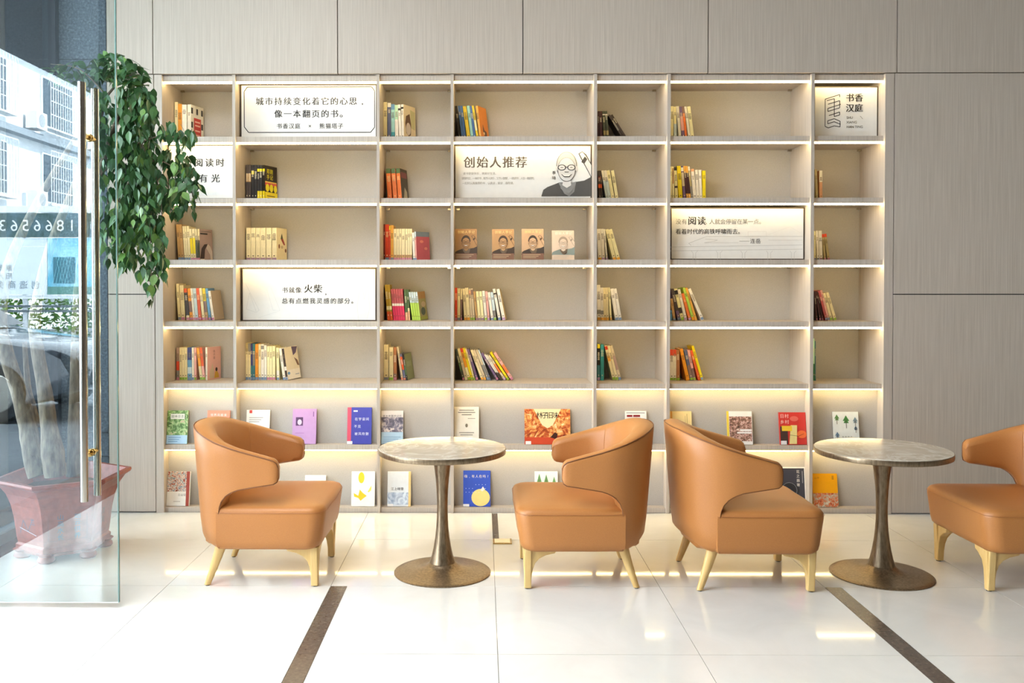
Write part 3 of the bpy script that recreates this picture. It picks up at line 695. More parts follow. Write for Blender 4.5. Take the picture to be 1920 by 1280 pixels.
# ------------------------------------------------------------------ boards with lettering
INK, INKG = '#2a2724', '#6f6a62'
BOARD = mat('#e6e4df', 0.35, noise=0.01, name='board_face')
def board(label, cat, px, items, frame='#4a3c30', dy=0.10, th=0.03):
    xa, xb, ya, yb = px
    x0, z1 = P(xa, ya, D + dy); x1, z0 = P(xb, yb, D + dy)
    xc_ = (x0 + x1) / 2
    for i in range(7):
        if XPW[i][1] < xc_ < XPW[i + 1][0]: x0, x1 = max(x0, XPW[i][1] + .001), min(x1, XPW[i + 1][0] - .001)
    lo = [q[0] for q in SHZ if q[0] < (z0 + z1) / 2][0]
    hi = min([ZRAIL + .011] + [q[1] for q in SHZ if q[1] > (z0 + z1) / 2])
    z0 = lo + .0006; z1 = min(z1, hi - .001)
    W, H = x1 - x0, z1 - z0
    r = empty('sign_board', (x0, D + dy, z0), label=label, cat=cat)
    b = MB(); b.box(0, W, 0, th, 0, H, mat(frame, 0.4, name='board_frame')); b.build('frame', r)
    e = 0.008
    b = MB(); b.box(e, W - e, -0.002, 0, e, H - e, BOARD); b.build('board_face', r)
    def cv(it):                                        # pixels of the photograph -> fractions of the board
        return it
    art('print', r, (0, -0.0022, 0), (1, 0, 0), (0, 0, 1), (0, -1, 0), W, H, items((lambda x: (x - xa) / (xb - xa)), (lambda y: (yb - y) / (yb - ya)), W / (xb - xa)))
    return r
def zfit(row): return None
board('white board with a black cut-corner outline and three centred lines of writing', 'sign', (450.5, 707, 158, 262), lambda X, Y, s: [
    ('l', [(X(464), Y(163.5)), (X(697), Y(163.5)), (X(702.5), Y(171)), (X(702.5), Y(241)), (X(695), Y(250.5)), (X(466), Y(250.5)), (X(458), Y(240)), (X(458), Y(172)), (X(464), Y(163.5))], .0055, INK),
    ('t', '城市持续变化着它的心思,', X(583), Y(191), .054, INK, .061), ('t', '像一本翻页的书。', X(583), Y(215), .054, INK, .061), ('t', '书香汉庭 × 熊猫塔子', X(581), Y(238.5), .037, INK, .040)])
board('white board with black writing half hidden behind the tree leaves', 'sign', (313, 442, 271, 379), lambda X, Y, s: [
    ('p', [(X(360), Y(371)), (X(400), Y(366)), (X(430), Y(358)), (X(436), Y(360)), (X(436), Y(371))], '#e4e4e2'),
    ('t', '阅读时', X(392), Y(307), .058, INK, .070), ('t', '有光', X(392), Y(338), .058, INK, .080)])
board('wide white board with large title and a printed portrait of a smiling man', 'sign', (851, 1113, 272, 378), lambda X, Y, s: [
    ('t', '创始人推荐', X(929), Y(306), .078, '#5a5044', .0845), ('t', '读书使我快乐,拥美好生活。', X(901), Y(328), .018, '#a8a298', .0175),
    ('t', '读我所见,一本好书,既予人快乐,又予人智慧,一路读书,人生一路芬芳。', X(936), Y(337.5), .018, '#a8a298', .0142), ('t', '一起和认真推荐的书,认真读,爱读,自在读。', X(917), Y(347), .018, '#a8a298', .0165),
    ('t', '季琦', X(1041), Y(332), .026, INK, .034, 'v')] + portrait(X(1017), Y(373), X(1112) - X(1017), Y(282) - Y(373), '#dcd8d2', '#4a4744', '#55524f', '#c9c6c0', '#8f8d8a'))
board('white board with writing above a line drawing of a train on a viaduct', 'sign', (1257, 1508, 389, 487), lambda X, Y, s: [
    ('t', '没有', X(1277.5), Y(415.5), .037, INKG, .038), ('t', '阅读', X(1306), Y(414), .058, INK, .061), ('t', ',人就会停留在某一点。', X(1376), Y(415.5), .037, INKG, .036), ('t', '看着时代的高铁呼啸而去。', X(1330), Y(434), .037, INK, .0368),
    ('l', [(X(1386), Y(452)), (X(1405), Y(452))], .002, INKG), ('t', '连岳', X(1416), Y(452), .034, INK, .036),
    ('l', [(X(1257), Y(463)), (X(1504), Y(459))], .002, '#b8b4b0'), ('l', [(X(1257), Y(470)), (X(1504), Y(467))], .002, '#b8b4b0'), ('l', [(X(1504), Y(443)), (X(1325), Y(443)), (X(1291), Y(456)), (X(1296), Y(460))], .002, '#b8b4b0'),
    ('l', [(X(1322), Y(448)), (X(1345), Y(450)), (X(1340), Y(452)), (X(1320), Y(455)), (X(1384), Y(455))], .002, '#c4c0bc'), ('l', [(X(1440), Y(450)), (X(1504), Y(450))], .002, '#c4c0bc'),
    ('l', [(X(1402), Y(443)), (X(1402), Y(434)), (X(1436), Y(434)), (X(1436), Y(443))], .0015, '#d0ccc8'), ('l', [(X(1440), Y(440)), (X(1480), Y(425)), (X(1500), Y(437))], .0015, '#dad6d2')] +
    [('l', [(X(xx), Y(470)), (X(xx + 3), Y(474)), (X(xx + 3), Y(486))], .002, '#c4c0bc') for xx in (1296, 1342, 1388, 1436, 1480)] + [('l', [(X(xx + 12), Y(470)), (X(xx + 8), Y(474)), (X(xx + 8), Y(486))], .002, '#c4c0bc') for xx in (1296, 1342, 1388, 1436, 1480)])
board('white board with two lines of writing beside faint line drawings of matches', 'sign', (453, 706, 502, 600), lambda X, Y, s: [
    ('t', '书就像', X(547), Y(543), .040, INK, .044), ('t', '火柴', X(587), Y(540.5), .058, INK, .063), ('t', ',', X(611), Y(546), .05, INK, .05), ('t', '总有点燃我灵感的部分。', X(599), Y(563), .040, INK, .0455),
    ('l', [(X(460), Y(530)), (X(486), Y(580)), (X(481), Y(584)), (X(468), Y(548)), (X(462), Y(578)), (X(480), Y(584))], .0015, '#c8c8c6'), ('l', [(X(500), Y(540)), (X(512), Y(580)), (X(525), Y(580)), (X(508), Y(538))], .0015, '#d0d0ce'),
    ('l', [(X(484), Y(594)), (X(525), Y(581))], .0015, '#d0d0ce'), ('l', [(X(672), Y(597)), (X(670), Y(570)), (X(674), Y(548)), (X(680), Y(536)), (X(683), Y(560)), (X(690), Y(535)), (X(692), Y(562)), (X(694), Y(575)), (X(688), Y(597))], .0015, '#cacac8')])
board('small white board with a folded-book emblem beside block writing', 'sign', (1526, 1646, 162, 262), lambda X, Y, s: [
    ('l', [(X(1574), Y(183)), (X(1574), Y(178)), (X(1547), Y(187)), (X(1547), Y(240)), (X(1553), Y(243)), (X(1564), Y(239)), (X(1575), Y(241)), (X(1575), Y(230)), (X(1564), Y(225)), (X(1552), Y(229)), (X(1552), Y(235)), (X(1564), Y(231)), (X(1576), Y(236))], .0045, INK),
    ('l', [(X(1550), Y(190)), (X(1564), Y(186)), (X(1564), Y(221)), (X(1574), Y(218)), (X(1574), Y(212)), (X(1554), Y(219))], .0045, INK), ('l', [(X(1552), Y(197)), (X(1574), Y(190)), (X(1574), Y(204)), (X(1552), Y(211)), (X(1552), Y(205)), (X(1576), Y(197))], .0045, INK),
    ('t', '书香', X(1601), Y(184.5), .056, INK, .057), ('t', '汉庭', X(1601), Y(204.5), .056, INK, .057), ('t', 'SHU', X(1592.5), Y(223), .022, INK, None), ('t', 'XIANG', X(1596), Y(232), .022, INK, None), ('t', 'HAN TING', X(1602), Y(241), .022, INK, None),
    ('l', [(X(1612), Y(220)), (X(1617), Y(226))], .002, INK)])

# ------------------------------------------------------------------ books shown face out
def photo(name, stops, sc=14, dist=1.0):
    return ramp_mat('print_' + name, (sc, sc, sc), stops, coord='obj', dist=dist, rough=0.35, detail=5)
GARDEN = photo('garden', [(.3, '#2f4a1e'), (.45, '#5f8a3a'), (.58, '#b8d890'), (.72, '#e8a0a0')], 40)
MOSAIC = photo('mosaic', [(.3, '#3a2a22'), (.42, '#b04a30'), (.5, '#f0e8d8'), (.6, '#4a6a88'), (.72, '#d8c89a')], 70)
LAKE = photo('lake', [(.35, '#4a4a58'), (.5, '#8a8494'), (.62, '#e8dcd4')], 30)
FIRE = photo('fire', [(.3, '#6a2a1a'), (.45, '#c85a2c'), (.56, '#f0b060'), (.72, '#fff0c0')], 22, 2)
CROWD = photo('crowd', [(.3, '#3a2c28'), (.45, '#7a5a48'), (.55, '#c8988a'), (.7, '#f0e6da')], 60)
SNOW = photo('snow', [(.35, '#8aa0c0'), (.6, '#e0ecf8')], 14, 2)
VILLAGE = photo('village', [(.32, '#8a3a34'), (.45, '#e07a4a'), (.55, '#b8a890'), (.7, '#e8e0d0')], 50)

def faceout(label, px, rowi, col, items, th=0.014, edge='#efe8d4', yb=None, group='books shown face out on the two lower rows', depth=None, back=0.2, yaw=0, tilt=0):
    xa, xb, ya = px
    zb = {5: SHZ[5][0], 6: ZPL, 2: SHZ[2][0]}[rowi]
    Y0 = RY + 0.012 if depth is None else D + depth
    x0, z1 = P(xa, ya, Y0 + 0.03); x1, _ = P(xb, ya, Y0 + 0.03)
    H = (z1 - zb) / math.cos(back); W = x1 - x0
    if depth is None:
        for i in range(7):
            if XPW[i][1] < (x0 + x1) / 2 < XPW[i + 1][0]: x0, x1 = max(x0, XPW[i][1] + .002), min(x1, XPW[i + 1][0] - .002)
        W = x1 - x0
        room = D + 0.088 - Y0 - th - 0.0035
        back = math.asin(max(0.05, min(0.4, room / H)))
    r = empty('book', (x0, Y0, zb + th * math.sin(back) + .0006), label=label, cat='book', group=group)
    r.rotation_euler = (-back, tilt, yaw)
    t = 0.0016; m = mat(col, 0.35, noise=0.02)
    b = MB(); b.box(0, W, 0, t, 0, H, m); b.box(0, W, th - t, th, 0, H, m); b.box(0, t, t, th - t, 0, H, m); b.build('cover', r)
    b = MB(); b.box(t, W - 0.002, t, th - t, 0.002, H - 0.003, mat(edge, 0.8, noise=0.03)); b.build('pages', r)
    if items: art('cover_print', r, (0, 0, 0), (1, 0, 0), (0, 0, 1), (0, -1, 0), W, H, items)
    return r
def lines(x, y0, n, c, w=.5, dy=.06, h=.02):
    return [('r', x, y0 - k * dy, x + w * (1 - .13 * (k % 3)), y0 - k * dy + h, c) for k in range(n)]
faceout('green garden picture book face out on the upper ledge, far left', (311, 353, 770.5), 5, '#5f8a3a', [('r', 0, 0, 1, 1, GARDEN), ('r', 0, 0, 1, .26, '#b8d8ec'), ('r', .16, .74, .84, .9, '#f4f4ea'), ('t', '园林日志', .5, .82, .019, '#3a5a2a', .021)] + lines(.1, .18, 3, '#7aa4c4', .6))
faceout('salmon orange book face out behind the first armchair', (389, 431, 770.5), 5, '#e88a68', [('t', '世界月报来', .5, .86, .02, '#fbe8dc', .022), ('t', '的和记忆', .48, .74, .016, '#fbe8dc', .02)])
faceout('white book with a small red square in its top corner, face out', (462.5, 506, 769.5), 5, '#f6f3ec', [('r', .12, .9, .24, .99, '#d84a40')] + lines(.12, .76, 3, '#b0a8a0', .6))
faceout('lilac book with a dark picture square, face out', (549, 593.5, 767.6), 5, '#c49ac8', [('r', .14, .52, .44, .76, '#5a3a62'), ('e', .3, .62, .09, .08, '#e0c8dc'), ('r', .86, .78, .9, .92, '#8a5a94'), ('r', .12, .3, .5, .32, '#b080b8')])
faceout('blue book with a red left band and white writing, face out', (651.7, 697, 765), 5, '#4a4ea8', [('r', 0, 0, .16, 1, '#d8546a'), ('r', 0, 0, .22, .08, '#f4f0ee'), ('r', .25, .88, .42, .92, '#e8e8f4'), ('t', '在宇宙间', .6, .68, .021, '#f0f0fa', .024), ('t', '不见', .42, .48, .021, '#f0f0fa', .024), ('t', '被风吹散', .6, .28, .021, '#f0f0fa', .024)])
faceout('book with a misty lake picture, face out beside the first table', (713.5, 756, 771), 5, '#cfd0dc', [('r', 0, 0, 1, 1, '#e6e0dc'), ('r', 0, .34, 1, .8, LAKE), ('r', 0, 0, 1, .36, '#bcd8ea'), ('t', '城乡中国的记忆', .5, .84, .015, '#4a4448', .018)] + lines(.1, .2, 4, '#8ab0cc', .8))
faceout('cream book with small centred writing, face out behind the first table', (851.7, 898, 764), 5, '#f6f0e0', [('r', .2, .9, .8, .92, '#8a8478'), ('r', .15, .84, .85, .86, '#8a8478'), ('r', .3, .78, .7, .8, '#8a8478'), ('r', .55, .68, .85, .695, '#a8a090'), ('e', .5, .5, .05, .05, '#8a7f6a'), ('r', .2, .3, .8, .32, '#9a9284'), ('r', .25, .24, .75, .26, '#9a9284')])
faceout('wide landscape book with a fiery orange sky and black title, face out', (983.4, 1069, 768), 5, '#c87a44', [('r', 0, 0, 1, 1, FIRE), ('p', [(.2, 1), (.8, 1), (.62, .55), (.5, .45), (.38, .55)], '#f6e4b0'), ('r', 0, 0, 1, .2, '#d04a28'), ('t', '林子旧味', .5, .82, .046, '#1c140e', .034), ('p', [(.56, .2), (.66, .34), (.72, .3), (.7, .14)], '#3a1a10'), ('r', .02, 0, .14, .09, '#f6f0ea')])
faceout('white book with dark red writing at its top, behind the second armchair', (1172, 1212, 771.5), 5, '#f6f3ee', [('r', .06, .93, .92, .95, '#8a8084'), ('r', .08, .82, .34, .88, '#8a1c24'), ('r', .38, .82, .7, .88, '#8a1c24')])
faceout('pale orange book face out above the third armchair', (1255.5, 1296.5, 772), 5, '#f6dc9c', [('r', .04, 0, .12, 1, '#eeb058'), ('r', .78, .6, .8, .92, '#a8905c'), ('r', .7, .6, .715, .86, '#b8a06c')])
faceout('book with a photo of a group of people and yellow spine, face out', (1363, 1409.5, 772), 5, '#f2d448', [('r', .07, 0, 1, 1, '#f4efe8'), ('r', .08, .1, .98, .84, CROWD), ('r', .5, .4, .95, .46, '#f8f4f0'), ('r', .38, .33, .96, .38, '#f8f4f0')])
faceout('red book with a yellow label and brown shapes, face out', (1460.5, 1512, 774), 5, '#d23c34', [('t', '日村', .2, .88, .028, '#f4d8cc', .03), ('t', '乡村', .2, .7, .028, '#f4d8cc', .03), ('e', .56, .8, .16, .08, '#e06a5c'), ('r', .02, .02, .3, .56, '#4a3630'), ('p', [(.34, .02), (.42, .6), (.66, .6), (.62, .02)], '#ecd890'), ('e', .82, .32, .18, .12, '#ee7038'), ('l', [(.36, .3), (.7, .26), (.9, .34)], .002, '#3a1a18'), ('r', .08, .42, .46, .58, '#f2cc38'), ('r', .02, 0, .24, .12, '#e8e4e4')])
faceout('white book with small painted pine trees, face out behind the second table', (1562, 1609, 773), 5, '#f2f5ee', [z for (tx, ty, sc_, cc) in ((.14, .82, .1, '#6a9a58'), (.5, .76, .13, '#4f8a4a'), (.86, .74, .1, '#8aa0a8'), (.12, .3, .09, '#6a88a0'), (.86, .5, .07, '#50687a')) for z in
    [('p', [(tx - sc_, ty - sc_ * .3), (tx, ty + sc_), (tx + sc_, ty - sc_ * .3)], cc), ('p', [(tx - sc_ * .8, ty - sc_ * .8), (tx, ty + sc_ * .3), (tx + sc_ * .8, ty - sc_ * .8)], cc), ('r', tx - .01, ty - sc_ * 2, tx + .01, ty, '#6a5a48')]] + [('t', '森林的声', .5, .24, .012, '#7a8078', .018)])
# bottom row
faceout('book with a mosaic picture above a white half and red band, face out, bottom row', (311, 357, 885), 6, '#f4efe4', [('r', 0, .42, .84, 1, MOSAIC), ('r', .84, 0, .98, 1, '#a84a3c'), ('t', '三山记', .66, .32, .016, '#2a2624', .018), ('r', .3, .12, .6, .14, '#c8beb0')])
faceout('plain white book just above the first armchair seat', (572, 611, 892), 6, '#f6f4ef', [('r', .1, .5, .5, .52, '#d8d4cc')])
faceout('white book with yellow bird and leaf shapes, face out, bottom row', (659.5, 703, 885), 6, '#f8f5ec', [('e', .42, .82, .13, .16, '#f0cc34'), ('p', [(.1, .38), (.3, .3), (.36, .48), (.5, .38), (.66, .3), (.5, .22), (.4, .16), (.3, .24), (.12, .28)], '#f0c828'), ('p', [(.7, .42), (.86, .6), (.84, .46), (.74, .4)], '#f0d45c')])
faceout('pale blue book with a snowy picture, face out, bottom row', (727, 770.5, 885), 6, '#e8eef2', [('r', 0, .04, .9, .98, '#e4ecf4'), ('r', .0, .05, .9, .4, SNOW), ('r', .9, 0, 1, 1, '#f0cc88'), ('t', '江上晴雪', .42, .5, .02, '#3a3c44', .021), ('r', 0, 0, .25, .07, '#f8f8f8')])
faceout('bright blue book with a big yellow moon, face out, bottom row', (868.7, 919.5, 883.5), 6, '#3c5cc8', [('e', .64, .25, .34, .24, '#f4e08c'), ('p', [(.55, .5), (.64, .46), (.72, .56), (.8, .48), (.7, .42)], '#f4f0e4'), ('r', 0, 0, 0, 0, '#3c5cc8'), ('t', '嗨,有人在吗?', .5, .84, .021, '#f6f2e8', .024), ('r', 0, 0, .22, .07, '#f4f4f4')] + [('e', .1 + .12 * (k * 5 % 7), .4 + .035 * (k * 3 % 9), .012, .009, '#dfe8ff') for k in range(14)])
faceout('white book with a little green tree, face out beside second armchair arm', (1002.5, 1045.7, 885), 6, '#f4f5ec', [z for tx, ty in ((.2, .78), (.5, .76), (.84, .7)) for z in [('p', [(tx - .1, ty - .08), (tx, ty + .16), (tx + .1, ty - .08)], '#6a9a60'), ('r', tx - .01, ty - .16, tx + .01, ty, '#6a5a48')]])
faceout('large dark slate book with a round plate picture, face out, bottom row', (1456, 1512, 877), 6, '#f0ece6', [('r', .02, .02, .96, .97, '#3c3e4a'), ('e', .42, .42, .36, .2, '#2a2c34'), ('ring', .42, .42, .2, .003, '#8a8c94'), ('e', .34, .42, .14, .05, CROWD), ('t', '花之器箸', .74, .72, .022, '#f0ece6', .028, 'v'), ('r', .88, .6, .9, .9, '#a8aab0')], edge='#f4f0e8')
faceout('bright yellow-orange book with a village picture below, face out, bottom row', (1522.8, 1569.4, 889), 6, '#f4ac14', [('r', 0, 0, 1, .42, VILLAGE), ('t', '山中', .18, .87, .016, '#b87a10', .018), ('r', .78, .82, .86, .94, '#c88a18')])
# four bronze books with the printed portrait
for (xa, xb, ya, c1, c2, coat, lab) in ((853, 894, 430, '#b08658', '#5a4632', '#4a3a2c', 'bronze portrait book face out, leftmost of the four on the middle bay shelf'),
        (922.5, 963.5, 430.5, '#c49a6c', '#5a4230', '#4c3c30', 'bronze portrait book face out, second of the four in the middle bay'),
        (978, 1019, 430, '#d4ae88', '#6a4c38', '#4c4038', 'bronze portrait book face out, third of the four in the middle bay'),
        (1034.5, 1076, 433, '#e0c8b0', '#a89480', '#8a948c', 'palest portrait book face out, rightmost of the four in the middle bay')):
    pale = c2 == '#a89480'  # rightmost cover: its glare is painted in as paler colours
    faceout(lab, (xa, xb, ya), 2, c1, portrait(-.02, .16, 1.04, .66, c1, c2, coat, coat if not pale else c2, '#7a6856') + ([('r', 0, 0, 1, .2, '#8a6450')] if not pale else []) +
            lines(.06, .15, 3, '#dcc8a0' if not pale else '#c8c0b4', .8, .05, .012) + [('t', '创始人手记', .52, .89, .021, '#f4dc98' if not pale else '#f4ece0', .023)],
            th=0.02, group='four portrait books on the middle bay shelf', depth=0.13, back=0.12)

# ------------------------------------------------------------------ armchairs
def lerp(tab, x):
    if x >= tab[0][0]: return tab[0][1]
    for (a, u), (c, w) in zip(tab, tab[1:]):
        if x >= c: return u + (w - u) * (a - x) / (a - c)
    return tab[-1][1]
ZT = [(.107, .598), (.100, .618), (.085, .631), (.037, .645), (-.074, .675), (-.2, .713), (-.3, .748), (-.35, .768), (-.378, .775)]
ZB = [(.107, .54), (.100, .52), (.085, .511), (-.02, .495), (-.09, .483), (-.128, .468), (-.155, .45), (-.178, .425), (-.192, .395), (-.199, .36), (-.2025, .30), (-.2045, .20), (-.25, .19), (-.30, .195), (-.34, .215), (-.378, .225)]
def half_plan():
    pts = [(x, .33) for x in (.107, .100, .085, .06, .037, 0, -.04, -.08)]
    n = 2.25
    for x in (-.11, -.135, -.155, -.178, -.192, -.199, -.2025, -.2045, -.208, -.225, -.25, -.275, -.30, -.322, -.34):
        pts.append((x, .33 * (1 - ((-.08 - x) / .298) ** n) ** (1 / n)))
    for y in (.155, .12, .08, .04, 0): pts.append((-.08 - .298 * (1 - (y / .33) ** n) ** (1 / n), y))
    return pts
def taper(x, y, z):
    k = (0.775 - z) / 0.58
    return (x * (1 - .0) if x > -.08 else -.08 + (x + .08) * (1 - .16 * k), y * (1 - .025 * k))
def make_chair():
    root = empty('armchair')
    hp = half_plan()
    plan = hp + [(x, -y) for x, y in reversed(hp[:-1])]
    N = len(plan); rings_ = []; edge_t = []; edge_b = []
    for i, (x, y) in enumerate(plan):
        ax, ay = plan[max(i - 1, 0)]; bx, by = plan[min(i + 1, N - 1)]
        t = Vector((bx - ax, by - ay)).normalized(); nin = Vector((-t.y, t.x))
        if nin.dot(Vector((-.0 - x, -y))) < 0: nin = -nin
        zt_, zb = lerp(ZT, x), lerp(ZB, x)
        T = .062 + .042 * max(0, min(1, (-x - .08) / .25))
        e = max(0.0, (x - .085) / .022); ins = .012 * e * e
        hgt = zt_ - zb; big = .055 if zb < .3 else .012
        loop = [(.32, 0)]
        for f in (0.0, .12, .3, .5, .7, .88): loop.append((None, f))
        sec = []
        def pt(off, z):
            X, Y = taper(x, y, z)
            return (X + nin.x * off, Y + nin.y * off, z)
        sec.append(pt(.35 * T + (.02 if zb < .3 else 0), zb))
        sec.append(pt(.10 * T + ins + (.016 if zb < .3 else 0), zb + .006))
        sec.append(pt(ins + (.004 if zb < .3 else 0), zb + min(big * .5, hgt * .2)))
        for f in (.2, .4, .6, .8): sec.append(pt(ins, zb + hgt * f))
        sec.append(pt(ins, zt_ - .014)); sec.append(pt(.08 * T + ins, zt_ - .003)); sec.append(pt(.3 * T, zt_ + .004)); sec.append(pt(.62 * T, zt_ + .003)); sec.append(pt(.88 * T, zt_ - .008)); sec.append(pt(T - ins, zt_ - .026))
        for f in (.8, .6, .4, .2): sec.append(pt(T - ins + .012 * math.sin(math.pi * f) * min(1, max(0, -x / .2)), zb + hgt * f))
        sec.append(pt(.96 * T - ins, zb + .01)); sec.append(pt(.7 * T, zb))
        rings_.append(sec)
        edge_t.append(pt(.03 * T + ins, zt_ - .004)); edge_b.append(pt(.05 * T + ins, zb + .003))
    b = MB(); b.rings(rings_, LEATHER); fixn(b.build('backrest', root, 50))
    p = MB(); p.tube(edge_t, .0028, PIPING, 6)
    for sg in (1, -1):
        eb = [e for e, (x, y) in zip(edge_b, plan) if x > -.206 and y * sg > 0]
        if sg < 0: eb.reverse()
        p.tube(eb, .0028, PIPING, 6)
        et = edge_t[0 if sg > 0 else -1]
        p.tube([et, eb[0]], .0028, PIPING, 6)
    p.build('piping', root, 60)
    # seat
    out = []
    fr, hw, xf, xb = .075, .311, .325, -.29
    for a in range(7): t = a * math.pi / 12; out.append((xf - fr + fr * math.sin(t + 0), -(hw - fr) - fr * math.cos(t)))
    out = [(xf - fr + fr * math.sin(a * math.pi / 12), -(hw - fr) - fr * math.cos(a * math.pi / 12)) for a in range(7)]
    out += [(xf, -.12), (xf + .004, 0), (xf, .12)]
    out += [(xf - fr + fr * math.cos(a * math.pi / 12), (hw - fr) + fr * math.sin(a * math.pi / 12)) for a in range(7)]
    out += [(.1, hw), (-.05, hw), (-.195, hw - .008), (-.205, .25), (-.28, .2), (-.30, 0), (-.28, -.2), (-.205, -.25), (-.195, -hw + .008), (-.05, -hw), (.1, -hw)]
    def ring(ins, z, dx=0):
        r = []
        for x, y in out:
            l = math.hypot(x - .02, y)
            k = max(0, 1 - ins / l)
            fx = dx * max(0, min(1, (x - .1) / .2))
            r.append((.02 + (x - .02) * k - fx, y * k, z))
        return r
    b = MB(); b.rings([ring(.05, .192, .03), ring(.018, .195, .026), ring(.004, .208, .022), ring(0, .235, .018), ring(0, .30, .009), ring(-.002, .36, .002), ring(.002, .382, 0), ring(.012, .394, 0), ring(.03, .401, 0), ring(.08, .409, 0), ring(.16, .415, 0), ring(.24, .417, 0)], LEATHER)
    fixn(b.build('seat', root, 50))
    s = MB(); r = ring(-.0025, .374, 0); s.tube([q for q in r[-3:] + r[:20]], .0011, mat('#a5683a', .5, name='seam_thread'), 5); s.build('seat_seam', root, 60)
    # legs
    for sy in (-1, 1):
        y = sy * .235
        b = MB()
        q = [(.292, .197), (.284, .06), (.280, .004), (.254, .004), (.250, .05), (.243, .095), (.232, .125), (.212, .148), (.18, .164), (.135, .174), (.125, .197)]
        b.prism(q, 1, y - .018, y + .018, GOLDWOOD)
        q = [(y + sy * .03, .197), (y + sy * .018, .004), (y - sy * .016, .004), (y - sy * .02, .05), (y - sy * .026, .1), (y - sy * .04, .14), (y - sy * .075, .166), (y - sy * .1, .176), (y - sy * .105, .197)]
        b.prism(q, 0, .250, .284, GOLDWOOD)
        o = fixn(b.build('leg', root)); md = o.modifiers.new('bevel', 'BEVEL'); md.width = .004; md.segments = 2; md.limit_method = 'ANGLE'
        f = MB(); f.lathe([(.012, 0), (.012, .0045)], BLACK, .270, y, 12); f.build('foot_pad', o)
        b = MB()
        rr = []
        for k in range(7):
            u = k / 6; cx, cy, z = -.195 - .065 * u ** 1.1, sy * (.215 + .015 * u), .2 - .196 * u; h = .027 - .0125 * u
            rr.append([(cx + h * (1 if abs(math.cos(a)) > .4 else .6) * math.copysign(min(1, abs(math.cos(a)) * 1.15), math.cos(a)), cy + h * .8 * math.sin(a), z) for a in [j * math.pi / 8 for j in range(16)]])
        b.rings(rr, GOLDWOOD); o = fixn(b.build('leg', root, 50))
        f = MB(); f.lathe([(.010, 0), (.010, .0045)], BLACK, -.26, sy * .23, 12); f.build('foot_pad', o)
    return root
def copy_tree(o, parent=None):
    c = o.copy(); COL.objects.link(c)
    if parent is not None: c.parent = parent
    for ch in [x for x in ALL if x.parent == o]: copy_tree(ch, c)
    return c
chair = make_chair()
ALL = list(bpy.data.objects)
CH = [((-1.085, 4.535, 0), 0, 'tan leather tub armchair nearest the glass door, facing right to the first table'),
      ((.485, 4.51, 0), math.pi, 'tan leather tub armchair facing left to the first round table'),
      ((1.302, 4.475, 0), 0, 'tan leather tub armchair facing right toward the table at right'),
      ((2.700, 4.49, 0), math.pi, 'tan leather tub armchair cut off by the right edge of the photo')]
for i, (loc, rz, lab) in enumerate(CH):
    c = chair if i == 0 else copy_tree(chair)
    c.location = loc; c.rotation_euler = (0, 0, rz)
    tag(c, lab, 'armchair', 'tan leather armchairs')

# ------------------------------------------------------------------ round pedestal tables
def make_table():
    r = empty('round_table')
    b = MB(); b.lathe([(.0, .610), (.318, .610), (.3245, .6135), (.3255, .622), (.3255, .634), (.324, .637)], BRONZE, seg=72); b.build('table_edge', r, 40)
    b = MB(); b.lathe([(.0, .6365), (.322, .6365), (.3235, .6385), (.322, .640), (.0, .640)], MARBLE, seg=72); b.build('marble_top', r, 40)
    prof = [(.0, .610), (.052, .610), (.051, .60), (.047, .575), (.0405, .53), (.0345, .48), (.0305, .43), (.0283, .38), (.0275, .33), (.0285, .28), (.0315, .23), (.0370, .18), (.0450, .13), (.0550, .085), (.0640, .056), (.0655, .052)]
    b = MB(); b.lathe(prof[::-1], BRONZE, seg=40); b.build('column', r, 50)
    prof = [(.0645, .052), (.070, .046), (.082, .036), (.105, .026), (.14, .0185), (.18, .0135), (.22, .0095), (.243, .007), (.247, .004), (.245, .0), (0, 0)]
    b = MB(); b.lathe([(0, .052)] + prof, BRONZE, seg=64); b.build('base', r, 50)
    return r
tb = make_table(); ALL = list(bpy.data.objects)
for i, (px, py, lab) in enumerate(((829.5, 1072, 'round marble-topped bronze pedestal table between the two left armchairs'), (1652.5, 1077, 'round marble-topped bronze pedestal table between the two right armchairs'))):
    t = tb if i == 0 else copy_tree(tb)
    gx, gy = G(px, py); t.location = (gx, gy, 0); t.rotation_euler = (0, 0, 1.9 * i)
    tag(t, lab, 'table', 'round pedestal tables')

# ------------------------------------------------------------------ clay pot and tree
PC = (-2.31, 4.86)
pot = empty('clay_pot', (PC[0], PC[1], 0), label='hexagonal red clay planter with flared rim behind the glass door', cat='plant pot')
def hexr(r, z, n=6, ph=-90): return [(r * math.cos(math.radians(ph + 60 * k)), r * math.sin(math.radians(ph + 60 * k)), z) for k in range(n)]
b = MB()
b.rings([hexr(r, z) for r, z in ((.19, .03), (.222, .03), (.228, .046), (.237, .05), (.24, .075), (.228, .085), (.232, .10), (.247, .22), (.262, .29), (.285, .35), (.318, .395), (.345, .41), (.352, .42), (.35, .432), (.325, .432), (.30, .40), (.27, .34), (.262, .33))], CLAY)
fixn(b.build('body', pot))
b = MB(); b.rings([hexr(.262, .33), hexr(.275, .352)], SOIL); b.build('soil', pot)
for k in range(6):
    a = math.radians(-90 + 60 * k); b = MB()
    cx, cy = .205 * math.cos(a), .205 * math.sin(a)
    b.lathe([(.036, 0), (.046, .01), (.042, .026), (.034, .034), (.05, .048)], CLAY, cx, cy, 12); b.build('foot', pot, 40)
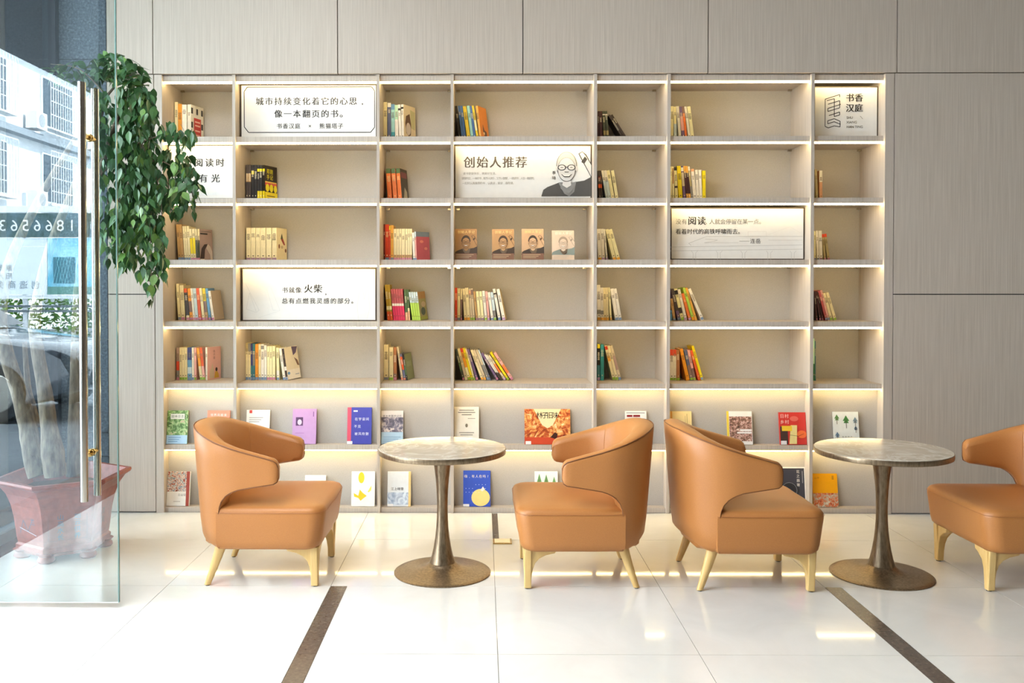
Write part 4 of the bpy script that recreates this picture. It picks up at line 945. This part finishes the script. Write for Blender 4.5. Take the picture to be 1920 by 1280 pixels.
def hexface(k, txt, c='#3c4a5a'):
    a0, a1 = math.radians(-90 + 60 * k), math.radians(-30 + 60 * k)
    r0, z0, r1, z1 = .2345, .115, .249, .26
    p0 = Vector((r0 * math.cos(a0), r0 * math.sin(a0), z0)); p1 = Vector((r0 * math.cos(a1), r0 * math.sin(a1), z0))
    q0 = Vector((r1 * math.cos(a0), r1 * math.sin(a0), z1))
    u = (p1 - p0).normalized(); v = (q0 - p0); v = (v - u * v.dot(u)).normalized(); n = u.cross(v).normalized()
    W = (p1 - p0).length
    art('painted_writing', pot, p0 + n * .004, u, v, n, W, .145, [('l', [(.1, 0), (.9, 0), (.9, 1), (.1, 1), (.1, 0)], .003, '#7a3a30')] + txt, .0004)
hexface(0, [('t', '烟云供养', .7, .5, .034, '#3c4a5a', .036, 'v'), ('t', '山高水长', .35, .5, .034, '#3c4a5a', .036, 'v')])
hexface(1, [('t', '清风', .5, .6, .04, '#5a4a4a', .05, 'v')])
hexface(5, [('l', [(.2, .2), (.35, .7), (.5, .3), (.7, .8)], .004, '#3c4a5a'), ('l', [(.2, .4), (.8, .2)], .003, '#c8c0c8'), ('t', '兰', .7, .7, .04, '#3c4a5a', .05)])

tree = empty('potted_tree', (PC[0], PC[1], .352), label='leafy indoor tree with three bare trunks growing in the red clay planter', cat='tree')
TX, TY, TZ = PC[0], PC[1], .352
def tw(x, y, Y):
    X, Z = P(x, y, Y); return (X - TX, Y - TY, Z - TZ)
def trunk(pts, name='trunk', fine=3):
    P3 = [Vector(tw(x, y, Y)) for x, y, Y, r in pts]; R = [r for *_, r in pts]
    out = []; rr = []
    for i in range(len(P3) - 1):
        for k in range(fine):
            u = k / fine; p0, p1 = P3[i], P3[i + 1]
            pm = P3[max(i - 1, 0)]; pn = P3[min(i + 2, len(P3) - 1)]
            q = 0.5 * ((2 * p0) + (p1 - pm) * u + (2 * pm - 5 * p0 + 4 * p1 - pn) * u * u + (3 * p0 - pm - 3 * p1 + pn) * u ** 3)
            out.append(q); rr.append((R[i] + (R[i + 1] - R[i]) * u) * (1 + .05 * rnd.uniform(-1, 1)))
    out.append(P3[-1]); rr.append(R[-1])
    b = MB(); b.tube(out, rr, BARK, 12); return b.build(name, tree, 60)
trunk([(72, 892, 4.82, .055), (60, 850, 4.83, .050), (52, 800, 4.84, .047), (36, 735, 4.85, .044), (14, 670, 4.86, .040), (0, 600, 4.86, .036), (15, 500, 4.86, .03), (70, 380, 4.86, .022), (140, 260, 4.86, .012)])
trunk([(104, 892, 4.78, .056), (99, 850, 4.78, .060), (92, 800, 4.79, .042), (84, 735, 4.8, .038), (70, 655, 4.8, .033), (66, 590, 4.8, .03), (95, 460, 4.8, .024), (160, 300, 4.82, .016), (200, 180, 4.85, .01)])
trunk([(138, 892, 4.92, .040), (140, 800, 4.92, .036), (142, 700, 4.92, .030), (143, 630, 4.92, .026), (150, 500, 4.9, .022), (185, 330, 4.88, .016), (235, 180, 4.86, .009)])
trunk([(70, 800, 4.9, .022), (60, 760, 4.92, .02), (52, 720, 4.93, .016), (46, 640, 4.93, .012)], 'branch')
for pts in ([(150, 500, 4.9, .012), (200, 420, 4.86, .008), (250, 330, 4.84, .005), (290, 300, 4.84, .003)], [(200, 180, 4.85, .007), (240, 140, 4.85, .005), (270, 160, 4.84, .003), (285, 230, 4.84, .002)],
            [(185, 330, 4.88, .008), (240, 280, 4.84, .006), (300, 255, 4.82, .004), (350, 262, 4.82, .002)], [(240, 280, 4.84, .006), (300, 300, 4.84, .004), (345, 330, 4.84, .003), (368, 385, 4.84, .0015)],
            [(235, 180, 4.86, .006), (262, 260, 4.84, .004), (280, 400, 4.82, .003), (284, 560, 4.82, .0015)], [(262, 260, 4.84, .004), (300, 360, 4.83, .003), (305, 500, 4.83, .0015)], [(200, 180, 4.85, .005), (150, 130, 4.85, .003), (95, 120, 4.85, .0015)]):
    trunk(pts, 'branch', 4)
lb = MB()                                # one leaf: pointed, folded along the midrib, drooping tip
prof = [(0, 0.0), (.08, .13), (.25, .30), (.42, .31), (.60, .23), (.80, .09), (1.0, 0.0)]
for i in range(len(prof) - 1):
    (a, wa), (c, wc) = prof[i], prof[i + 1]
    for sg in (1, -1):
        q = [(0, -a, -.10 * a * a), (0, -c, -.10 * c * c), (sg * wc, -c, .10 * wc - .10 * c * c), (sg * wa, -a, .10 * wa - .10 * a * a)]
        if sg < 0: q.reverse()
        q2 = [Vector(p) for p in q]; lb.face(q2, LEAF)
proto = lb.build('leaf', tree)
LEAF2 = ramp_mat('young_leaf_green', (9, 9, 9), [(0.3, '#4c7a34'), (0.7, '#7a9c4a')], rough=0.4)
lmesh = proto.data; bpy.data.objects.remove(proto)
lmesh2 = lmesh.copy(); lmesh2.materials[0] = LEAF2
CL = [(150, 135, 60, 22, 60), (205, 120, 35, 25, 70), (240, 150, 32, 38, 110), (258, 210, 34, 48, 150), (250, 280, 45, 52, 230), (262, 350, 48, 52, 260), (248, 415, 40, 46, 200), (230, 450, 18, 45, 60), (236, 478, 26, 26, 28), (287, 440, 22, 45, 85), (283, 530, 9, 42, 26), (303, 480, 9, 45, 34),
      (262, 165, 20, 35, 30), (285, 190, 12, 30, 16), (318, 240, 24, 14, 24), (345, 252, 22, 14, 16), (330, 295, 30, 24, 50), (348, 330, 24, 26, 44), (365, 350, 10, 30, 14), (325, 370, 26, 30, 60), (352, 385, 18, 16, 14), (200, 230, 20, 60, 60), (190, 340, 24, 60, 60), (200, 440, 16, 50, 30), (176, 180, 30, 25, 40), (272, 500, 12, 20, 10)]
leaves = []
lr = random.Random(11)
for cx, cy, rx, ry, n in CL:
    for _ in range(int(n * 1.25)):
        a = lr.uniform(0, 2 * math.pi); q = math.sqrt(lr.random())
        x, y = cx + rx * q * math.cos(a), cy + ry * q * math.sin(a)
        Y = 4.86 + lr.gauss(0, .10) * (1 if rx > 15 else .4)
        Y = max(4.6, min(5.2, Y))
        X, Y_, Z = tw(x, y, Y)
        L = lr.uniform(.045, .082)
        down = lr.uniform(.75, 1.5) if y > 160 else lr.uniform(-.1, 1.1)
        M = Matrix.Translation((X, Y_, Z)) @ Matrix.Rotation(lr.uniform(0, 2 * math.pi), 4, 'Z') @ Matrix.Rotation(down, 4, 'X') @ Matrix.Rotation(lr.gauss(0, .5), 4, 'Y') @ Matrix.Diagonal((L * .82, L, L, 1))
        leaves.append((Y, M, lr.random() < (.30 if y > 420 else .08)))
leaves.sort(key=lambda q: q[0])
for Y, M, yng in leaves[:300]:
    o = bpy.data.objects.new('leaf', lmesh2 if yng else lmesh); COL.objects.link(o); o.parent = tree; o.matrix_local = M
vv, ff, mm_ = [], [], []
lv = [v.co.copy() for v in lmesh.vertices]; lf = [tuple(p.vertices) for p in lmesh.polygons]
for Y, M, yng in leaves[300:]:
    n = len(vv); vv += [tuple(M @ v) for v in lv]; ff += [tuple(n + i for i in f) for f in lf]; mm_ += [1 if yng else 0] * len(lf)
fm = bpy.data.meshes.new('foliage'); fm.from_pydata(vv, [], ff); fm.materials.append(LEAF); fm.materials.append(LEAF2); fm.polygons.foreach_set('material_index', mm_)
fo = bpy.data.objects.new('foliage', fm); COL.objects.link(fo); fo.parent = tree; fo['kind'] = 'stuff'

# ------------------------------------------------------------------ the street outside, seen mirrored in the open door
b = MB(); b.box(-9.0, -3.15, -60, 12, -0.10, -0.02, ramp_mat('paving', (3, 3, 3), [(.3, '#7d8388'), (.7, '#969ca0')], rough=.8)); structure(b.build('pavement'))
b = MB(); b.box(-16.2, -9.0, -60, 12, -0.16, -0.08, ramp_mat('asphalt', (8, 8, 8), [(.3, '#55595e'), (.7, '#6a6e74')], rough=.9)); structure(b.build('road'))
BX = -16.2
bld = empty('street_building', (BX, 0, 0), label='white tiled apartment block with barred windows, mirrored in the glass door', cat='building')
TILE = ramp_mat('white_wall_tiles', (3, 3, 12), [(.3, '#d4dade'), (.7, '#eef1f3')], rough=.5)
b = MB(); b.box(-6, 0, -48, -10, 0, 14, TILE); b.build('wall', bld)
WG = mat('#4a5a66', 0.15, name='window_glass'); FRM = mat('#dfe4e6', .4, name='window_frame')
LEDGE = mat('#8a949c', .6, name='ledge')
for zz in (3.9, 6.75, 9.65, 12.5):
    b = MB(); b.box(0, .35, -48, -10, zz, zz + .22, LEDGE); b.build('ledge', bld)
wy = [7.97 - v for v in (28.8, 33.7, 38.6, 43.5)] + [7.97 - 23.9]
for zz in (1.3, 4.6, 7.4, 10.3):
    for yy in wy:
        b = MB(); b.box(.01, .06, yy - 1.25, yy + 1.25, zz, zz + 1.85, FRM); w = b.build('window', bld)
        for k in range(3):
            b = MB(); b.box(.06, .075, yy - 1.18 + .8 * k, yy - .44 + .8 * k, zz + .07, zz + 1.78, WG); b.build('pane', w)
        b = MB()
        for k in range(15): b.box(.42, .44, yy - 1.3 + k * .186, yy - 1.28 + k * .186, zz - .1, zz + 1.9, FRM)
        for k in range(5): b.box(.42, .44, yy - 1.3, yy + 1.3, zz - .1 + k * .49, zz - .07 + k * .49, FRM)
        b.box(.05, .44, yy - 1.3, yy + 1.3, zz - .13, zz - .1, FRM); b.build('window_grille', w)
    for yy in wy:
        if zz > 2:
            a_ = MB(); a_.box(.1, .5, yy + 1.75, yy + 2.5, zz - .3, zz + .3, mat('#e4e6e6', .5, name='ac_case')); ac = a_.build('air_conditioner', bld)
            a_ = MB(); a_.lathe([(.0, .505), (.24, .505), (.24, .51)], mat('#9aa0a4', .5, name='ac_grille'), 0, 0, 16)
            a_.v = [(z, yy + 2.125 + x, zz + y) for x, y, z in a_.v]; a_.build('fan_grille', ac)

YV = 20.0
def vb(x0, x1, y0, y1):           # sign rectangle in mirrored pixels -> X0, X1, Z0, Z1
    a = V(x0, y1, YV); c = V(x1, y0, YV); return a[0], c[0], a[2], c[2]
sx0, sx1, sz0, sz1 = vb(-120, 212, 386, 556)
SYR = 2 * MIR - YV
hd = empty('street_hoarding', (sx1, SYR, 0), label='street hoarding with white phone digits and a pale poster, mirrored in the door', cat='sign')
def hx(x): return x - sx1
for xx in (sx0, (sx0 + sx1) / 2, sx1):
    b = MB(); b.box(hx(xx) - .05, hx(xx) + .05, -.06, 0, 0, sz1 + .3, mat('#c8ccd0', .4, .3, name='post_metal')); b.build('post', hd)
x0, x1, z0, z1 = vb(-120, 212, 399.5, 445); b = MB(); b.box(hx(x0), hx(x1), 0, .04, z0, z1, ramp_mat('banner_tree_reflections', (3, 3, 3), [(.35, '#2a463c'), (.65, '#56707a')], rough=.5)); bn = b.build('banner', hd)  # mottled greens paint reflected trees into the banner colour
zc = (z0 + z1) / 2; 
# seen from the lobby (looking along -Y) the writing runs from +X to -X
art('lettering', hd, (hx(V(212, 0, YV)[0]), .042, z0), (-1, 0, 0), (0, 0, 1), (0, 1, 0), 1, 1,
    [('t', '1866563', .93 + .36 + .44, (zc - z0), .36, '#f2f6f6', .262), ('t', '招商', .34, zc - z0, .2, '#e8eeee', .22)], .003)
x0, x1, z0, z1 = vb(-120, 90, 446, 552); b = MB(); b.box(hx(x0), hx(x1), 0, .03, z0, z1, mat('#dfe9f0', .5, name='poster_white')); b.build('poster', hd)
art('lettering', hd, (hx(x1), .032, z0), (-1, 0, 0), (0, 0, 1), (0, 1, 0), 1, 1,
    [('t', '创造商务', .68, .22, .2, '#6a7a84', .27), ('t', '原景', .62 + .35, .60, .15, '#6a7a84', .19), ('t', '阳光', .62 + .35, .42, .15, '#6a7a84', .19)], .003)
x0, x1, z0, z1 = vb(90, 206, 446, 552); b = MB(); b.box(hx(x0), hx(x1), 0, .03, z0, z1, ramp_mat('poster_teal', (2, 2, 2), [(.35, '#5cb0cc'), (.65, '#a8dcec')], rough=.5)); tp = b.build('poster', hd)
dk_ = '#2c6c7c'
art('poster_picture', hd, (hx(x1), .032, z0), (-1, 0, 0), (0, 0, 1), (0, 1, 0), x1 - x0, z1 - z0, [('r', 0, 0, 1, .14, '#5a8a80'), ('r', .55, .2, .9, .66, dk_), ('r', .12, .1, .24, .7, '#4a90a4'), ('r', 0, .05, .16, .3, '#3a6a90')] +
    [('l', [(.55 + .05 * k, .2), (.65 + .05 * k, .66)], .008, '#8accd8') for k in range(5)] + [('l', [(.9 - .05 * k, .2), (.8 - .05 * k, .66)], .008, '#8accd8') for k in range(5)], .003)
for ya, yb, c in ((386, 398, '#eef2f2'), (553, 560, '#e8eef0'), (572, 576, '#59646a'), (581, 585, '#59646a')):
    x0, x1, z0, z1 = vb(-120, 215, ya, yb); b = MB(); b.box(hx(x0), hx(x1), -.02, .02, z0, z1, mat(c, .5)); b.build('rail', hd)
hg = random.Random(3); v2, f2 = [], []
hedge_m = ramp_mat('hedge_green', (6, 6, 6), [(.3, '#3f6a2c'), (.6, '#78a83c'), (.75, '#a8cc60')], rough=.6)
cx0, cx1 = -14.0, -7.4
for k in range(2600):
    c = Vector((hg.uniform(cx0, cx1), SYR - .9 + hg.uniform(-.3, .3), hg.uniform(.25, 1.25)))
    u = Vector((hg.gauss(0, 1), hg.gauss(0, 1), hg.gauss(0, 1))).normalized() * .07; w = u.orthogonal().normalized() * .04
    n = len(v2); v2 += [tuple(c - u), tuple(c + w), tuple(c + u), tuple(c - w)]; f2.append((n, n + 1, n + 2, n + 3))
hm = bpy.data.meshes.new('hedge'); hm.from_pydata(v2, [], f2); hm.materials.append(hedge_m)
hr = empty('hedge', ((cx0 + cx1) / 2, SYR - .9, 0), label='clipped green street hedge behind the hoarding, mirrored in the door', cat='hedge')
ho_ = bpy.data.objects.new('foliage', hm); COL.objects.link(ho_); ho_.parent = hr; ho_.location = (-(cx0 + cx1) / 2, -(SYR - .9), 0); ho_['kind'] = 'stuff'
b = MB(); b.box(cx0 - (cx0 + cx1) / 2, cx1 - (cx0 + cx1) / 2, -.35, .35, -.02, .3, mat('#a8a49c', .7, name='planter_concrete')); b.build('planter', hr)

# a dark car parked nose-in towards the lobby
car = empty('parked_car', (-6.6, 2 * MIR - 10.4, -0.02), label='dark grey car parked outside nose-in, mirrored in the glass door', cat='car')
PAINT = mat('#4a5058', .15, noise=.01, name='grey_paint', coat=1.0); DG = mat('#1c2226', .08, name='car_glass')
prof = [(2.15, .35), (2.2, .55), (2.1, .72), (1.9, .82), (1.2, .93), (.75, .98), (.1, 1.38), (-.5, 1.46), (-1.2, 1.42), (-1.85, 1.05), (-2.15, .98), (-2.2, .6), (-2.15, .33), (-1.8, .25), (1.8, .22)]
rr = []
for yy, s_, dz in ((-.88, .9, -.06), (-.86, .97, -.02), (-.78, 1, 0), (-.4, 1.01, .02), (0, 1.015, .03), (.4, 1.01, .02), (.78, 1, 0), (.86, .97, -.02), (.88, .9, -.06)):
    ring_ = []
    for x, z in prof:
        yk = yy * (1 if z < 1.0 else 1 - .28 * (z - 1.0) / .45)
        ring_.append((x * s_, yk, z + dz * (1 if z > .5 else 0)))
    rr.append(ring_)
b = MB(); b.rings(rr, PAINT); fixn(b.build('body', car, 40))
b = MB(); b.prism([(.86, .99), (.18, 1.37), (.12, 1.37), (.76, .985)], 1, -.62, .62, DG); b.v = [(x + .03, y, z + .035) for x, y, z in b.v]; b.build('windscreen', car)
for sg in (-1, 1):
    b = MB(); b.prism([(.62, 1.0), (.08, 1.33), (-1.1, 1.36), (-1.6, 1.04)], 1, sg * .80, sg * .86, DG); fixn(b.build('side_window', car))
    for wx in (1.35, -1.4):
        b = MB(); b.lathe([(.0, -.1), (.31, -.1), (.33, -.07), (.33, .07), (.31, .1), (.0, .1)], mat('#202124', .8, name='tyre'), 0, 0, 24)
        b.v = [(wx + x, sg * .80 + z, .33 + y) for x, y, z in b.v]; o = b.build('wheel', car, 40)
        b = MB(); b.lathe([(.0, .105), (.2, .105), (.21, .1)], STEEL, 0, 0, 16); b.v = [(wx + x, sg * (.80 + z), .33 + y) for x, y, z in b.v]; fixn(b.build('hubcap', o))
    b = MB(); b.box(2.05, 2.18, sg * .5 - .16, sg * .5 + .16, .60, .72, mat('#dfe6ea', .1, name='lamp_glass')); b.build('headlamp', car)
b = MB(); b.box(2.12, 2.24, -.45, .45, .38, .54, BLACK); b.build('grille', car)
